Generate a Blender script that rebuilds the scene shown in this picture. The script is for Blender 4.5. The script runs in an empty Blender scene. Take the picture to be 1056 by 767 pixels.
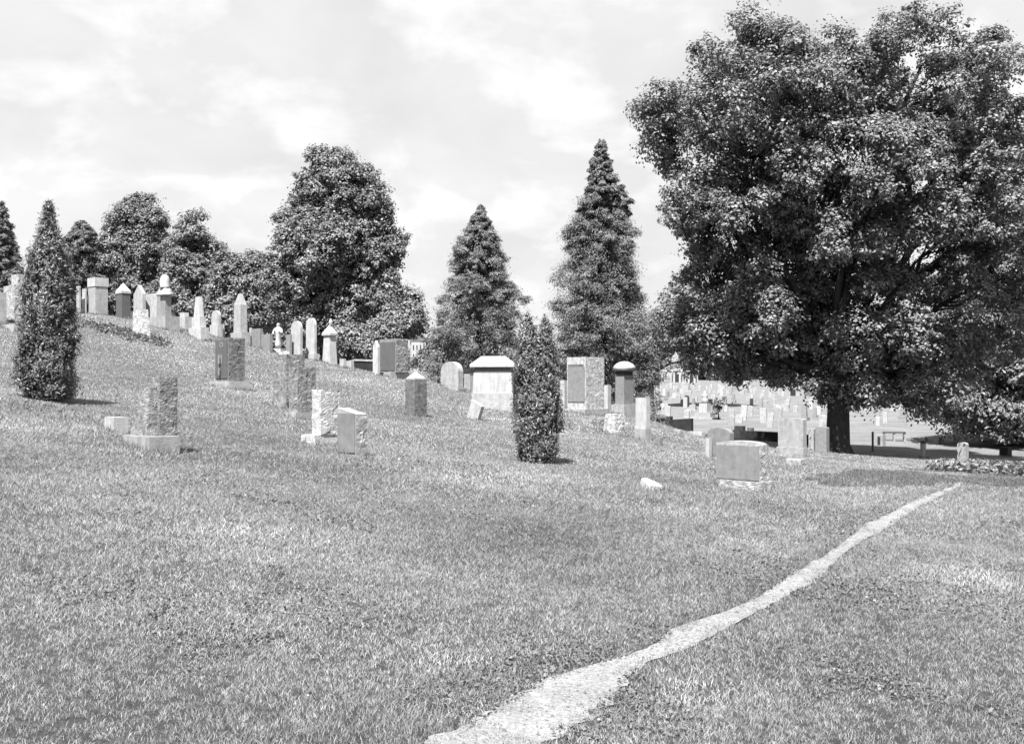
import bpy, bmesh, math, random
import numpy as np
from mathutils import Vector, noise, Matrix

random.seed(7)
RNG = np.random.default_rng(11)
F, HZ, EYE = 1132.0, 400.0, 1.6        # focal length and horizon of the photograph (1056 px wide), eye height
SC = bpy.context.scene
COL = SC.collection
R = math.radians

# ------------------------------------------------------------------ terrain
def sst(t):
    t = np.clip(t, 0, 1)
    return t * t * (3 - 2 * t)

_ph = np.random.default_rng(5).uniform(0, 6.28, (14, 2))
_dr = np.random.default_rng(6).uniform(0, 6.28, 14)
_wl = np.array([9, 7.5, 6.1, 5.2, 4.4, 3.7, 3.1, 2.6, 2.2, 1.9, 1.6, 1.35, 1.1, .95])

def terrain_raw(x, y):
    x = np.asarray(x, float); y = np.asarray(y, float)
    yy = np.clip(y, 0, 60)
    w = 1 / (1 + np.exp(np.clip((x - 5) / 4, -30, 30)))
    e = .00070 * yy * yy * w
    d = -.55 * sst((y - 24) / 22) * sst((x - 4) / 6)
    e = e + .72 * np.exp(-((x + 16.5) / 6.2) ** 2) * sst((y - 27) / 19)
    xl = np.clip(x, -60, 60)
    g = -.095 * xl + .055 * np.sqrt(xl * xl + 16) - .22
    far = -1.05 + .0212 * (np.clip(y, 0, 420) - 75) + .06 * np.clip(-x, 0, 60)
    yc = 47 + 4 * sst((x - 4) / 8)
    t = sst((y - yc) / 14)
    z = (g + e + d) * (1 - t) + far * t
    b = 0
    for k in range(14):
        c, s = math.cos(_dr[k]), math.sin(_dr[k])
        b = b + np.sin((x * c + y * s) * 6.283 / _wl[k] + _ph[k, 0]) * (.0016 * _wl[k] + .001)
    return z + b

def axis(lo, hi, fine_lo, fine_hi, step):
    a = list(np.arange(fine_lo, fine_hi + 1e-6, step))
    s, v = step, fine_hi
    while v < hi:
        s *= 1.16; v += s; a.append(v)
    s, v = step, fine_lo
    while v > lo:
        s *= 1.16; v -= s; a.insert(0, v)
    return np.array(a)

GX = axis(-1600, 1600, -26, 34, .3)
GY = axis(-60, 2200, -2, 66, .3)
GZ = terrain_raw(GX[None, :], GY[:, None])

def zat(x, y):
    x = np.asarray(x, float); y = np.asarray(y, float)
    i = np.clip(np.searchsorted(GX, x) - 1, 0, len(GX) - 2)
    j = np.clip(np.searchsorted(GY, y) - 1, 0, len(GY) - 2)
    u = (x - GX[i]) / (GX[i + 1] - GX[i]); v = (y - GY[j]) / (GY[j + 1] - GY[j])
    return (GZ[j, i] * (1 - u) + GZ[j, i + 1] * u) * (1 - v) + (GZ[j + 1, i] * (1 - u) + GZ[j + 1, i + 1] * u) * v

_D = np.concatenate([np.linspace(3, 60, 3000), np.linspace(60, 420, 3000)])
def solve(px, py):
    """distance at which the ground is seen at photo pixel (px, py); the hill crest if the pixel is above it"""
    z = zat((px - 528) / F * _D, _D)
    p = HZ - (z - EYE) * F / _D
    ok = np.nonzero(p <= py)[0]
    if len(ok):
        k = ok[0]
        if k == 0: return float(_D[0])
        t = (p[k - 1] - py) / (p[k - 1] - p[k] + 1e-9)
        return float(_D[k - 1] + (_D[k] - _D[k - 1]) * t)
    m = _D < 49
    return float(_D[m][np.argmin(p[m])])

def spot(px, py, D=None):
    if D is None: D = solve(px, py)
    x = (px - 528) / F * D
    return x, D, float(zat(x, D))

# ------------------------------------------------------------------ materials (a black and white photograph: every colour is a grey)
def nodes(name):
    m = bpy.data.materials.new(name); m.use_nodes = True
    nt = m.node_tree; nt.nodes.clear()
    return m, nt, nt.nodes, nt.links

def stone_mat(name, base, var=.25, scale=6, rough=.85, bump=.3, stain=.35, speck=.15):
    m, nt, N, L = nodes(name)
    out = N.new('ShaderNodeOutputMaterial'); b = N.new('ShaderNodeBsdfPrincipled')
    L.new(b.outputs[0], out.inputs[0]); b.inputs['Roughness'].default_value = rough
    b.inputs['Specular IOR Level'].default_value = .3
    tc = N.new('ShaderNodeTexCoord'); oi = N.new('ShaderNodeObjectInfo')
    off = N.new('ShaderNodeVectorMath'); off.operation = 'MULTIPLY_ADD'
    off.inputs[1].default_value = (1, 1, 1)
    sc = N.new('ShaderNodeVectorMath'); sc.operation = 'SCALE'; sc.inputs['Scale'].default_value = 37
    cmb = N.new('ShaderNodeCombineXYZ')
    for k in range(3): L.new(oi.outputs['Random'], cmb.inputs[k])
    L.new(cmb.outputs[0], sc.inputs[0]); L.new(tc.outputs['Object'], off.inputs[0]); L.new(sc.outputs[0], off.inputs[2])
    def noi(s, det, stretch=None):
        n = N.new('ShaderNodeTexNoise'); n.inputs['Scale'].default_value = s; n.inputs['Detail'].default_value = det
        if stretch:
            mp = N.new('ShaderNodeMapping'); mp.inputs['Scale'].default_value = stretch
            L.new(off.outputs[0], mp.inputs[0]); L.new(mp.outputs[0], n.inputs['Vector'])
        else: L.new(off.outputs[0], n.inputs['Vector'])
        return n.outputs['Fac']
    def rng(src, a, b2, lo, hi):
        r = N.new('ShaderNodeMapRange'); r.inputs[1].default_value = a; r.inputs[2].default_value = b2
        r.inputs[3].default_value = lo; r.inputs[4].default_value = hi; L.new(src, r.inputs[0]); return r.outputs[0]
    def mul(a, c):
        q = N.new('ShaderNodeMath'); q.operation = 'MULTIPLY'; L.new(a, q.inputs[0]); L.new(c, q.inputs[1]); return q.outputs[0]
    v = rng(noi(scale, 6), .3, .7, 1 - var, 1 + var)
    st = rng(noi(3.0, 5, (3.2, 3.2, .55)), .45, .75, 1, 1 - stain)     # rain streaks
    sp = rng(noi(140, 2), .35, .65, 1 - speck, 1 + speck)             # crystals
    li = rng(noi(11, 4), .60, .72, 1, 1 - stain * .8)                    # lichen
    ob = rng(oi.outputs['Random'], 0, 1, .9, 1.1)
    fac = mul(mul(mul(mul(v, st), sp), li), ob)
    vm = N.new('ShaderNodeMath'); vm.operation = 'MULTIPLY'; vm.inputs[1].default_value = base; L.new(fac, vm.inputs[0])
    cc = N.new('ShaderNodeCombineXYZ')
    for k in range(3): L.new(vm.outputs[0], cc.inputs[k])
    L.new(cc.outputs[0], b.inputs['Base Color'])
    bp = N.new('ShaderNodeBump'); bp.inputs['Strength'].default_value = bump; bp.inputs['Distance'].default_value = .02
    L.new(noi(38, 6), bp.inputs['Height']); L.new(bp.outputs[0], b.inputs['Normal'])
    return m

def plain_mat(name, v, rough=.7):
    return stone_mat(name, v, .15, 5, rough, .12, .15, .05)

def leaf_mat(name, base, trans=.22, spec=.35, rough=.5):
    m, nt, N, L = nodes(name)
    out = N.new('ShaderNodeOutputMaterial'); b = N.new('ShaderNodeBsdfPrincipled')
    b.inputs['Roughness'].default_value = rough; b.inputs['Specular IOR Level'].default_value = spec
    at = N.new('ShaderNodeAttribute'); at.attribute_name = 'tint'
    mu = N.new('ShaderNodeMath'); mu.operation = 'MULTIPLY'; mu.inputs[1].default_value = base
    L.new(at.outputs['Fac'], mu.inputs[0])
    cc = N.new('ShaderNodeCombineXYZ')
    for k in range(3): L.new(mu.outputs[0], cc.inputs[k])
    L.new(cc.outputs[0], b.inputs['Base Color'])
    t = N.new('ShaderNodeBsdfTranslucent'); L.new(cc.outputs[0], t.inputs[0])
    mx = N.new('ShaderNodeMixShader'); mx.inputs[0].default_value = trans
    L.new(b.outputs[0], mx.inputs[1]); L.new(t.outputs[0], mx.inputs[2]); L.new(mx.outputs[0], out.inputs[0])
    return m

M = {
    'marble': stone_mat('white_marble', .33, .12, 5, .7, .2, .28, .05),
    'pale': stone_mat('pale_granite', .27, .16, 7, .8, .3, .25, .12),
    'grey': stone_mat('grey_granite', .17, .14, 8, .6, .15, .15, .15),
    'rockpale': stone_mat('rough_pale_granite', .31, .3, 9, .9, .9, .35, .2),
    'rock': stone_mat('rough_grey_granite', .185, .35, 10, .9, 1.0, .4, .2),
    'rockwhite': stone_mat('rough_white_stone', .36, .22, 9, .9, .9, .3, .12),
    'dark': stone_mat('dark_polished_granite', .085, .1, 8, .35, .05, .12, .18),
    'darkrock': stone_mat('rough_dark_granite', .12, .35, 10, .9, .9, .35, .2),
    'black': stone_mat('black_stone', .035, .3, 8, .6, .3, .3, .1),
    'wallstone': stone_mat('shaded_wall_stone', .02, .4, 3, .9, .6, .4, .2),  # near-black base: the shadow band along the wall put into its colour
    'bark': stone_mat('bark', .03, .4, 5, .95, 1.0, .4, .2),
    'plaster': plain_mat('pale_plaster', .34), 'roof': plain_mat('roof_slate', .12), 'opening': plain_mat('dark_opening', .02),
    'metal': plain_mat('weathered_metal', .06, .5),
    'broadleaf': leaf_mat('broadleaf_foliage', .15), 'needle': leaf_mat('needle_foliage', .12, .15, .3, .55),
    'shrub': leaf_mat('arborvitae_foliage', .1, .15, .4, .45), 'pale_leaf': leaf_mat('pale_broadleaf_foliage', .15),
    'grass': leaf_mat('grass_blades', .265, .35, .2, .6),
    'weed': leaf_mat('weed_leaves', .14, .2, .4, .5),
}

# ------------------------------------------------------------------ mesh helpers
def link(name, me, mat=None, parent=None):
    o = bpy.data.objects.new(name, me); COL.objects.link(o)
    if mat is not None: me.materials.append(M[mat] if isinstance(mat, str) else mat)
    if parent is not None: o.parent = parent
    return o

def tag(o, label=None, cat=None, group=None, kind=None):
    if label: o['label'] = label
    if cat: o['category'] = cat
    if group: o['group'] = group
    if kind: o['kind'] = kind
    return o

def empty(name, loc, rz=0.0):
    o = bpy.data.objects.new(name, None); COL.objects.link(o)
    o.location = loc; o.rotation_euler = (0, 0, rz); o.empty_display_size = .2
    return o

def bm_obj(name, bm, mat, parent=None, smooth=False):
    me = bpy.data.meshes.new(name)
    bmesh.ops.recalc_face_normals(bm, faces=bm.faces)
    bm.to_mesh(me); bm.free()
    if smooth:
        for p in me.polygons: p.use_smooth = True
    return link(name, me, mat, parent)

def np_mesh(name, co, faces, tint=None):
    """co (V,3), faces (N,k): one mesh from arrays"""
    me = bpy.data.meshes.new(name)
    n, k = faces.shape
    me.vertices.add(len(co)); me.vertices.foreach_set('co', np.ascontiguousarray(co, np.float32).ravel())
    me.loops.add(n * k); me.loops.foreach_set('vertex_index', np.ascontiguousarray(faces, np.int32).ravel())
    me.polygons.add(n); me.polygons.foreach_set('loop_start', np.arange(0, n * k, k, dtype=np.int32))
    me.update(calc_edges=True)
    if tint is not None:
        a = me.attributes.new('tint', 'FLOAT', 'POINT'); a.data.foreach_set('value', np.ascontiguousarray(tint, np.float32))
    return me

def bevel(bm, w, seg=2):
    if w > 0:
        es = [e for e in bm.edges if len(e.link_faces) == 2 and e.calc_face_angle(0) > .35]
        bmesh.ops.bevel(bm, geom=es, offset=w, segments=seg, profile=.6, affect='EDGES', clamp_overlap=True)

def add_frustum(bm, z0, h, w0, d0, w1, d1, ox=0, oy=0, sx=0):
    v = []
    for z, w, d, s in ((z0, w0, d0, 0), (z0 + h, w1, d1, sx)):
        for a, b in ((-1, -1), (1, -1), (1, 1), (-1, 1)):
            v.append(bm.verts.new((ox + s + a * w / 2, oy + b * d / 2, z)))
    bm.faces.new(v[3::-1]); bm.faces.new(v[4:])
    for k in range(4): bm.faces.new((v[k], v[(k + 1) % 4], v[4 + (k + 1) % 4], v[4 + k]))

def add_prism(bm, pts, d, oy=0):
    """outline in x,z extruded through depth d"""
    a = [bm.verts.new((x, oy - d / 2, z)) for x, z in pts]; b = [bm.verts.new((x, oy + d / 2, z)) for x, z in pts]
    n = len(pts)
    bm.faces.new(a); bm.faces.new(b[::-1])
    for k in range(n): bm.faces.new((a[k], a[(k + 1) % n], b[(k + 1) % n], b[k]))

def add_lathe(bm, prof, n=20, ox=0, oy=0):
    rings = []
    for r, z in prof:
        rings.append([bm.verts.new((ox + max(r, 1e-4) * math.cos(6.2832 * k / n), oy + max(r, 1e-4) * math.sin(6.2832 * k / n), z)) for k in range(n)])
    for A, B in zip(rings, rings[1:]):
        for k in range(n): bm.faces.new((A[k], A[(k + 1) % n], B[(k + 1) % n], B[k]))
    bm.faces.new(rings[0][::-1]); bm.faces.new(rings[-1])

def add_rock(bm, z0, h, w, d, amp=.05, fr=4, seed=0, smooth_front=False, step=.05, k=1.0, skew=0.0, topcut=0.0):
    """a block with pitched, rock-faced sides"""
    nx, ny, nz = [max(3, min(36, int(s / step * 1.6))) for s in (w, d, h)]
    verts = {}
    def P(i, j, l):
        key = (i, j, l)
        if key in verts: return verts[key]
        u, v, t = i / nx * 2 - 1, j / ny * 2 - 1, l / nz
        tp = 1 + (k - 1) * t
        p = Vector((u * w / 2 * tp + skew * t, v * d / 2 * tp, z0 + h * t - (topcut * (u * .5 + .5) * h if l == nz else topcut * (u * .5 + .5) * h * t)))
        s = Vector((seed * 7.3, seed * 3.1, seed * 1.7))
        def nz_(q):
            r_ = 0
            for k_, a_ in ((.95, .62), (2.3, .24)):
                v_ = p * fr * k_ + s + q + noise.noise_vector(p * fr * .8 + s) * .35
                dd_, st_ = noise.voronoi(v_); c_ = noise.cell_vector(st_[0] * 3.1 + q)
                r_ += a_ * (.9 * (v_ - st_[0]).dot(c_) + .6 * c_[0])
            return r_ + .22 * noise.fractal(p * fr * 3 + s, .9, 2.1, 3) - .05
        m = Vector((0, 0, 0)); bul = (1 - u ** 4) * (1 - v ** 4)
        if i in (0, nx): m += Vector((1 if i else -1, 0, 0)) * (nz_(Vector((9, 0, 0))) * amp * .55 + amp * .14 * (1 - v ** 4))
        if j in (0, ny) and not (smooth_front and j == 0): m += Vector((0, 1 if j else -1, 0)) * (nz_(Vector((0, 9, 0))) * amp * .55 + amp * .14 * (1 - u ** 4))
        if l == nz: m += Vector((0, 0, 1)) * (nz_(Vector((0, 0, 9))) * amp * .35)
        verts[key] = bm.verts.new(p + m); return verts[key]
    def quad(a): bm.faces.new([P(*q) for q in a])
    for i in range(nx):
        for l in range(nz):
            quad(((i, 0, l), (i + 1, 0, l), (i + 1, 0, l + 1), (i, 0, l + 1)))
            quad(((i + 1, ny, l), (i, ny, l), (i, ny, l + 1), (i + 1, ny, l + 1)))
        for j in range(ny): quad(((i, j, nz), (i + 1, j, nz), (i + 1, j + 1, nz), (i, j + 1, nz)))
    for j in range(ny):
        for l in range(nz):
            quad(((0, j + 1, l), (0, j, l), (0, j, l + 1), (0, j + 1, l + 1)))
            quad(((nx, j, l), (nx, j + 1, l), (nx, j + 1, l + 1), (nx, j, l + 1)))

# ------------------------------------------------------------------ gravestones: sizes read in photo pixels, turned to metres at the stone's distance
TH = R(46)                              # all the graves face the same way
LOG = []
FOOT = []                               # footprints, for the longer grass left round the stones by the mower
def monument(name, label, cat, cx, yb, parts, D=None, th=None, group=None, tilt=0.0):
    x, y, z = spot(cx, yb, D)
    s = y / F
    ray = math.atan2(cx - 528, F)
    rel = (TH if th is None else R(th)) - (ray if th is None else 0)
    rot = -(rel + ray)
    # the base line in the picture against the ground found there: the stone starts at the ground
    pyg = HZ - (z - EYE) / s
    LOG.append((name, cx, yb, round(pyg, 1), round(y, 1)))
    dz = (pyg - yb)                      # px by which the ground lies lower than the base line seen
    t = empty(name, (x, y, z), rot)
    t.rotation_euler = (0, tilt, rot)
    tag(t, label, cat, group)
    cr, sr = math.cos(rel), math.sin(rel)
    seed = int(cx * 3 + yb)
    for q, p in enumerate(parts):
        pn, mat, kind, z0, h, f, g = p[:7]; o = p[7] if len(p) > 7 else {}
        w = f / max(cr, .2) * s; d = g / max(sr, .2) * s if g > 0 else w
        d = min(d, 3.0 * w) if g > 0 else d
        first = (z0 <= 0.01)
        Z0 = (z0 + dz) * s; H = h * s
        if first: FOOT.append((x, y, rot, w, d))
        if first: Z0 = -.18; H = (z0 + dz + h) * s + .18
        ox = o.get('ox', 0) * s; OX, OY = ox * math.cos(-rot), ox * math.sin(-rot)
        bm = bmesh.new(); bw = o.get('bevel', .012); k = o.get('k', 1.0)
        if kind == 'box': add_frustum(bm, Z0, H, w, d, w * k, d * k); bevel(bm, bw)
        elif kind == 'pyr':
            e = .22 * H
            add_frustum(bm, Z0, e, w, d, w, d); bevel(bm, .006)
            add_frustum(bm, Z0 + e + .002, H - e, w * .98, d * .98, w * k * .98 if k != 1 else .03, d * k * .98 if k != 1 else .03)
        elif kind == 'hip':
            e = .25 * H
            add_frustum(bm, Z0, e, w, d, w, d); bevel(bm, .01)
            add_frustum(bm, Z0 + e + .002, H - e, w * .98, d * .98, w * .52, d * .35)
        elif kind in ('arch', 'gable', 'curve'):
            rise = o.get('rise', .5) * w if kind != 'curve' else o.get('rise', .1) * w
            top = Z0 + H
            if kind == 'gable': pts = [(-w/2, Z0), (w/2, Z0), (w/2, top - rise), (0, top), (-w/2, top - rise)]
            else:
                pts = [(-w/2, Z0), (w/2, Z0)]
                for a in range(13):
                    c = math.cos(math.pi * a / 12); pts.append((w/2 * c, top - rise + rise * math.sin(math.pi * a / 12)))
            add_prism(bm, pts, d); bevel(bm, bw)
        elif kind == 'rock':
            add_rock(bm, Z0, H, w, d, o.get('amp', .05), o.get('fr', 4.5), seed + q * 5, o.get('sf', False), o.get('step', .05), k, o.get('skew', 0) * s, o.get('cut', 0))
        elif kind == 'lathe': add_lathe(bm, [(r * w / 2, Z0 + H * t_) for r, t_ in o['prof']])
        elif kind == 'dome':
            n = 6
            for a in range(n):
                a0, a1 = math.pi / 2 * a / n, math.pi / 2 * (a + 1) / n
                add_frustum(bm, Z0 + H * math.sin(a0), H * (math.sin(a1) - math.sin(a0)), w * math.cos(a0), d * math.cos(a0), max(.03, w * math.cos(a1)), max(.03, d * math.cos(a1)))
            bmesh.ops.remove_doubles(bm, verts=bm.verts, dist=1e-4)
        elif kind == 'plate':              # polished panel a little proud of the front face
            dd = o['of'] / max(sr, .2) * s
            add_frustum(bm, Z0, H, w, .012, w, .012, 0, -dd / 2 - .004)
        elif kind == 'bar':                # worn carved strokes on the panel
            add_frustum(bm, Z0, H, w, .012, w, .012, 0, -o['of'] / max(sr, .2) * s / 2 - .013)
        elif kind == 'ring':
            yy = -o['of'] / max(sr, .2) * s / 2 - .018
            vv = [[bm.verts.new((q * w / 2 * math.cos(6.2832 * a / 14), yy + e, Z0 + H / 2 + q * H / 2 * math.sin(6.2832 * a / 14))) for a in range(14)] for q, e in ((1, 0), (.6, 0), (.6, .012), (1, .012))]
            for a in range(14):
                for q in range(4): bm.faces.new((vv[q][a], vv[q][(a + 1) % 14], vv[(q + 1) % 4][(a + 1) % 14], vv[(q + 1) % 4][a]))
        bmesh.ops.translate(bm, vec=(OX, OY, 0), verts=bm.verts)
        ob = bm_obj(pn, bm, mat, t)
        if kind in ('dome', 'lathe'): 
            for pl in ob.data.polygons: pl.use_smooth = True
    return t

G_MON = 'gravestone'
# near and middle of the slope
monument('gravestone', 'rugged rock-hewn gravestone with stepped left side on a flat slab, left foreground', G_MON, 156, 463, [
    ('base', 'pale', 'box', 0, 14, 26, 30, {'bevel': .03}), ('stone', 'rock', 'rock', 13.5, 60, 9, 17, {'ox': 13, 'amp': .036, 'fr': 4.5, 'step': .04}),
    ('buttress', 'rock', 'rock', 13.5, 50, 17, 14, {'ox': -6, 'amp': .04, 'fr': 4.5, 'k': .35, 'skew': 11, 'step': .035})])
monument('footstone', 'small white block footstone left of the rugged stepped gravestone', 'footstone', 120, 445, [('stone', 'marble', 'box', 0, 15, 9, 14, {'bevel': .03})])
monument('gravestone', 'square dark-fronted gravestone with carved panel and rough side on pale slab', G_MON, 237, 401, [
    ('base', 'pale', 'box', 0, 8, 20, 21, {'bevel': .02}), ('stone', 'darkrock', 'rock', 8, 44, 13.5, 16, {'sf': True, 'amp': .035, 'fr': 6}),
    ('inscription_panel', 'dark', 'plate', 11, 39, 11.5, 1, {'of': 16.4}), ('carved_ring', 'grey', 'ring', 43, 5, 4, 1, {'of': 16}), ('carved_bar', 'grey', 'bar', 26, 9, 1.5, 1, {'of': 16, 'ox': -2.6}), ('carved_bar', 'grey', 'bar', 26, 9, 1.5, 1, {'of': 16, 'ox': 0}), ('carved_arch', 'grey', 'ring', 30, 7, 4.2, 1, {'of': 16, 'ox': 2.5}), ('carved_bar', 'grey', 'bar', 14, 8, 1.5, 1, {'of': 16, 'ox': -2.6}), ('carved_bar', 'grey', 'bar', 14, 8, 1.5, 1, {'of': 16, 'ox': 2.6})])
monument('gravestone', 'rough grey gravestone at the rear of the close pair', G_MON, 298, 420, [
    ('base', 'pale', 'box', 0, 5, 14, 20, {'ox': -3}), ('stone', 'rock', 'rock', 5, 49, 13, 18, {'amp': .034, 'fr': 4.5})])
monument('gravestone', 'rough grey gravestone at the front of the close pair, before the whitish one', G_MON, 312, 432, [
    ('base', 'pale', 'box', 0, 7, 12, 20, {'ox': -3}), ('stone', 'rock', 'rock', 7, 46, 9, 18, {'amp': .034, 'fr': 4.5})])
monument('gravestone', 'whitish rock-faced gravestone standing on slab before the grey rough pair', G_MON, 334, 458, [
    ('base', 'rockwhite', 'box', 0, 10, 14, 22, {'ox': -5, 'bevel': .03}), ('stone', 'rockwhite', 'rock', 10, 46, 9, 19, {'amp': .034, 'ox': 2, 'fr': 3.6})])
monument('gravestone', 'smooth grey gravestone with slightly sloping top, no base, beside the whitish rough stone', G_MON, 363, 469, [
    ('stone', 'pale', 'rock', 0, 48, 19, 11, {'sf': True, 'amp': .03, 'cut': .1}), ('face_panel', 'grey', 'plate', 3, 40, 17.5, 1, {'of': 11.5})])
monument('gravestone', 'dark square gravestone with low white pyramid top, alone on the middle slope', G_MON, 429, 429, [
    ('stone', 'darkrock', 'rock', 0, 37.5, 10, 12, {'amp': .02, 'sf': True, 'fr': 7}), ('cap', 'marble', 'pyr', 37.5, 8, 9, 11)])
monument('gravestone', 'wide dark polished gravestone with rough right side on white slab at the crest', G_MON, 406, 389, [
    ('base', 'pale', 'box', 0, 5, 15, 22), ('stone', 'rock', 'rock', 5, 34, 17, 12, {'sf': True, 'amp': .05, 'fr': 5}),
    ('inscription_panel', 'dark', 'plate', 7, 29, 15, 1, {'of': 12.5})])
monument('grave_marker', 'narrow white pointed marker touching the wide dark polished gravestone', 'grave marker', 388, 387, [('stone', 'marble', 'gable', 0, 36, 5, 2, {'rise': .8})])
monument('obelisk', 'thin white spire with tiny finial left of the round-topped pale slab', 'obelisk', 451, 394, [
    ('base', 'marble', 'box', 0, 7, 5, 4), ('shaft', 'marble', 'box', 7, 18, 3.5, 3, {'k': .8}), ('spire', 'marble', 'pyr', 25, 9, 4, 4), ('finial', 'marble', 'lathe', 33.5, 4, 1.6, 0, {'prof': [(.4, 0), (1, .45), (.2, 1)]})])
monument('gravestone', 'pale round-topped slab between the white spire and the big hip-roofed tomb', G_MON, 466, 401, [('stone', 'pale', 'arch', 0, 28, 18, 5, {'rise': .35})])
monument('gravestone', 'little pale gravestone with dark cap tucked beside the hip-roofed tomb', G_MON, 484, 403, [('stone', 'pale', 'box', 0, 19, 6, 5), ('cap', 'black', 'box', 19, 4, 7, 6)])
monument('tomb', 'large pale box tomb with hipped stone roof beside the twin-tipped evergreen', 'tomb', 509, 423, [
    ('plinth', 'pale', 'box', 0, 17.5, 42, 4, {'bevel': .03}), ('body', 'marble', 'box', 17.5, 21, 41, 3.6, {'k': .95}),
    ('frieze', 'dark', 'box', 38.5, 6, 37, 3.3), ('roof', 'marble', 'hip', 44.5, 11, 46.5, 4.2)], th=7)
monument('footstone', 'small white slab leaning sharply to the right before the box tomb', 'footstone', 488, 432, [('stone', 'marble', 'box', 0, 18, 11, 3)], tilt=R(24))
monument('gravestone', 'very large square gravestone, smooth left face and rough right side, between white posts', G_MON, 604, 426, [
    ('base', 'pale', 'box', 0, 4.5, 23, 25), ('stone', 'rockpale', 'rock', 4.5, 53, 19, 19, {'sf': True, 'amp': .035, 'fr': 3.2, 'step': .06}),
    ('face_panel', 'grey', 'plate', 12, 36, 17, 1, {'of': 19.5}), ('ledge', 'black', 'plate', 48.5, 1.2, 16, 1, {'of': 20})])
monument('grave_marker', 'white post left of the very large square gravestone', 'grave marker', 581, 421, [('stone', 'marble', 'box', 0, 29, 5, 3)])
monument('grave_marker', 'white post right of the very large square gravestone', 'grave marker', 626, 424, [('stone', 'marble', 'box', 0, 27, 5, 3.5)])
monument('monument', 'grey square pillar monument with pale dome cap on a stepped base', 'monument', 644, 428, [
    ('base', 'pale', 'box', 0, 11, 13, 14), ('shaft', 'grey', 'box', 11, 30, 9, 10, {'k': .96}), ('neck', 'black', 'box', 41, 4.5, 8, 9), ('cap', 'pale', 'dome', 45.5, 10, 12, 13)])
monument('boulder', 'rough pale boulder at the foot of the dome-capped pillar', 'boulder', 634, 446, [('stone', 'rockpale', 'rock', 0, 19, 12, 13, {'amp': .05, 'k': .75})])
monument('boulder', 'low broken rock with dark hollow before the very large square gravestone', 'boulder', 617, 438, [('stone', 'rock', 'rock', 0, 6, 8, 6, {'amp': .06, 'k': .8})])
monument('grave_marker', 'tall white square post on white base block, right of the dome-capped pillar', 'grave marker', 663, 454, [('base', 'pale', 'box', 0, 12, 11, 6), ('post', 'marble', 'box', 12, 32, 11, 4)])
monument('grave_marker', 'stubby grey stone peg in the grass below the tall white post', 'grave marker', 680, 460, [('stone', 'grey', 'box', 0, 9, 4, 3)])
monument('footstone', 'short white ground slab nearest the tall white post', 'footstone', 699, 447, [('stone', 'marble', 'box', 0, 4, 7, 3)])
monument('footstone', 'longer white ground slab at the slope edge', 'footstone', 718, 449, [('stone', 'marble', 'box', 0, 4, 15, 4)])
monument('gravestone', 'wide grey gravestone with rough pale side on rough base, nearest the worn path', G_MON, 765, 504, [
    ('base', 'rockpale', 'rock', 0, 9, 44, 13, {'amp': .03, 'ox': 3}), ('stone', 'rockpale', 'rock', 9, 37.5, 44, 8, {'sf': True, 'amp': .025, 'fr': 6}),
    ('face_panel', 'grey', 'plate', 10.5, 34.5, 43, 1, {'of': 8.5}), ('top_course', 'pale', 'curve', 46.3, 3.4, 43, 7, {'rise': .06})])
monument('gravestone', 'grey round-shouldered gravestone half hidden behind the wide grey one', G_MON, 743, 472, [('stone', 'grey', 'curve', 0, 31, 23, 4, {'rise': .2}), ('side_strip', 'marble', 'box', 0, 20, 3.5, 3, {'ox': -12})])
monument('gravestone', 'broad pale slab on pale plinth standing before the large tree trunk', G_MON, 817, 470, [('base', 'pale', 'box', 0, 9, 27, 5), ('stone', 'pale', 'curve', 9, 30, 25, 3.5, {'rise': .04})])
monument('footstone', 'pale block lying under the broad pale slab by the tree', 'footstone', 821, 479, [('stone', 'rockpale', 'rock', 0, 6, 15, 5, {'amp': .02})])
monument('footstone', 'low rounded white stone alone in the lawn left of the path', 'footstone', 672, 504, [('stone', 'rockwhite', 'rock', 0, 10, 22, 9, {'amp': .05, 'k': .7, 'cut': .3, 'step': .035})])

# the skyline row on the hill crest, from the left
monument('gravestone', 'rough stepped pale gravestone half hidden by the left evergreen shrub', G_MON, 16, 331, [('stone', 'rockpale', 'rock', 0, 36, 10, 12, {'amp': .04}), ('upper_stone', 'rockpale', 'rock', 35.5, 12, 6, 7, {'ox': 3, 'amp': .03})])
monument('gravestone', 'plain pale block at the left edge of the picture', G_MON, 0, 332, [('stone', 'pale', 'box', 0, 30, 6, 6)])
monument('footstone', 'flat white slab in the grass below the stepped pale gravestone', 'footstone', 9, 339, [('stone', 'marble', 'box', 0, 4, 15, 6)])
monument('grave_marker', 'thin grey upright slab just right of the left evergreen shrub', 'grave marker', 81, 320, [('stone', 'pale', 'box', 0, 25, 3, 1.5)])
monument('grave_marker', 'thin white upright slab touching the capped square monument', 'grave marker', 87, 320, [('stone', 'marble', 'box', 0, 22, 3, 1.2)])
monument('monument', 'square pale monument with thick rounded cap on the skyline', 'monument', 101, 324, [('shaft', 'pale', 'box', 0, 28, 7, 12), ('cap', 'marble', 'box', 28, 9, 7.5, 13, {'bevel': .09})])
monument('monument', 'dark square monument with pale pyramid cap on the skyline', 'monument', 127, 328, [('shaft', 'dark', 'box', 0, 25, 6, 8), ('cap', 'marble', 'pyr', 25, 11, 6.5, 9)])
monument('footstone', 'tiny white stone at the foot of the dark pyramid-capped monument', 'footstone', 134.5, 329, [('stone', 'marble', 'box', 0, 8, 1.5, 2)])
monument('gravestone', 'tall pale slab with pointed top behind the leaning rough lump', G_MON, 144, 327, [('stone', 'marble', 'gable', 0, 33, 9, 3, {'rise': .45})])
monument('boulder', 'leaning rough white rock marker below the tall pointed slab', 'boulder', 146, 346, [('stone', 'rockwhite', 'rock', 0, 26, 8, 9, {'amp': .04, 'k': .85})], tilt=R(-6))
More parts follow.
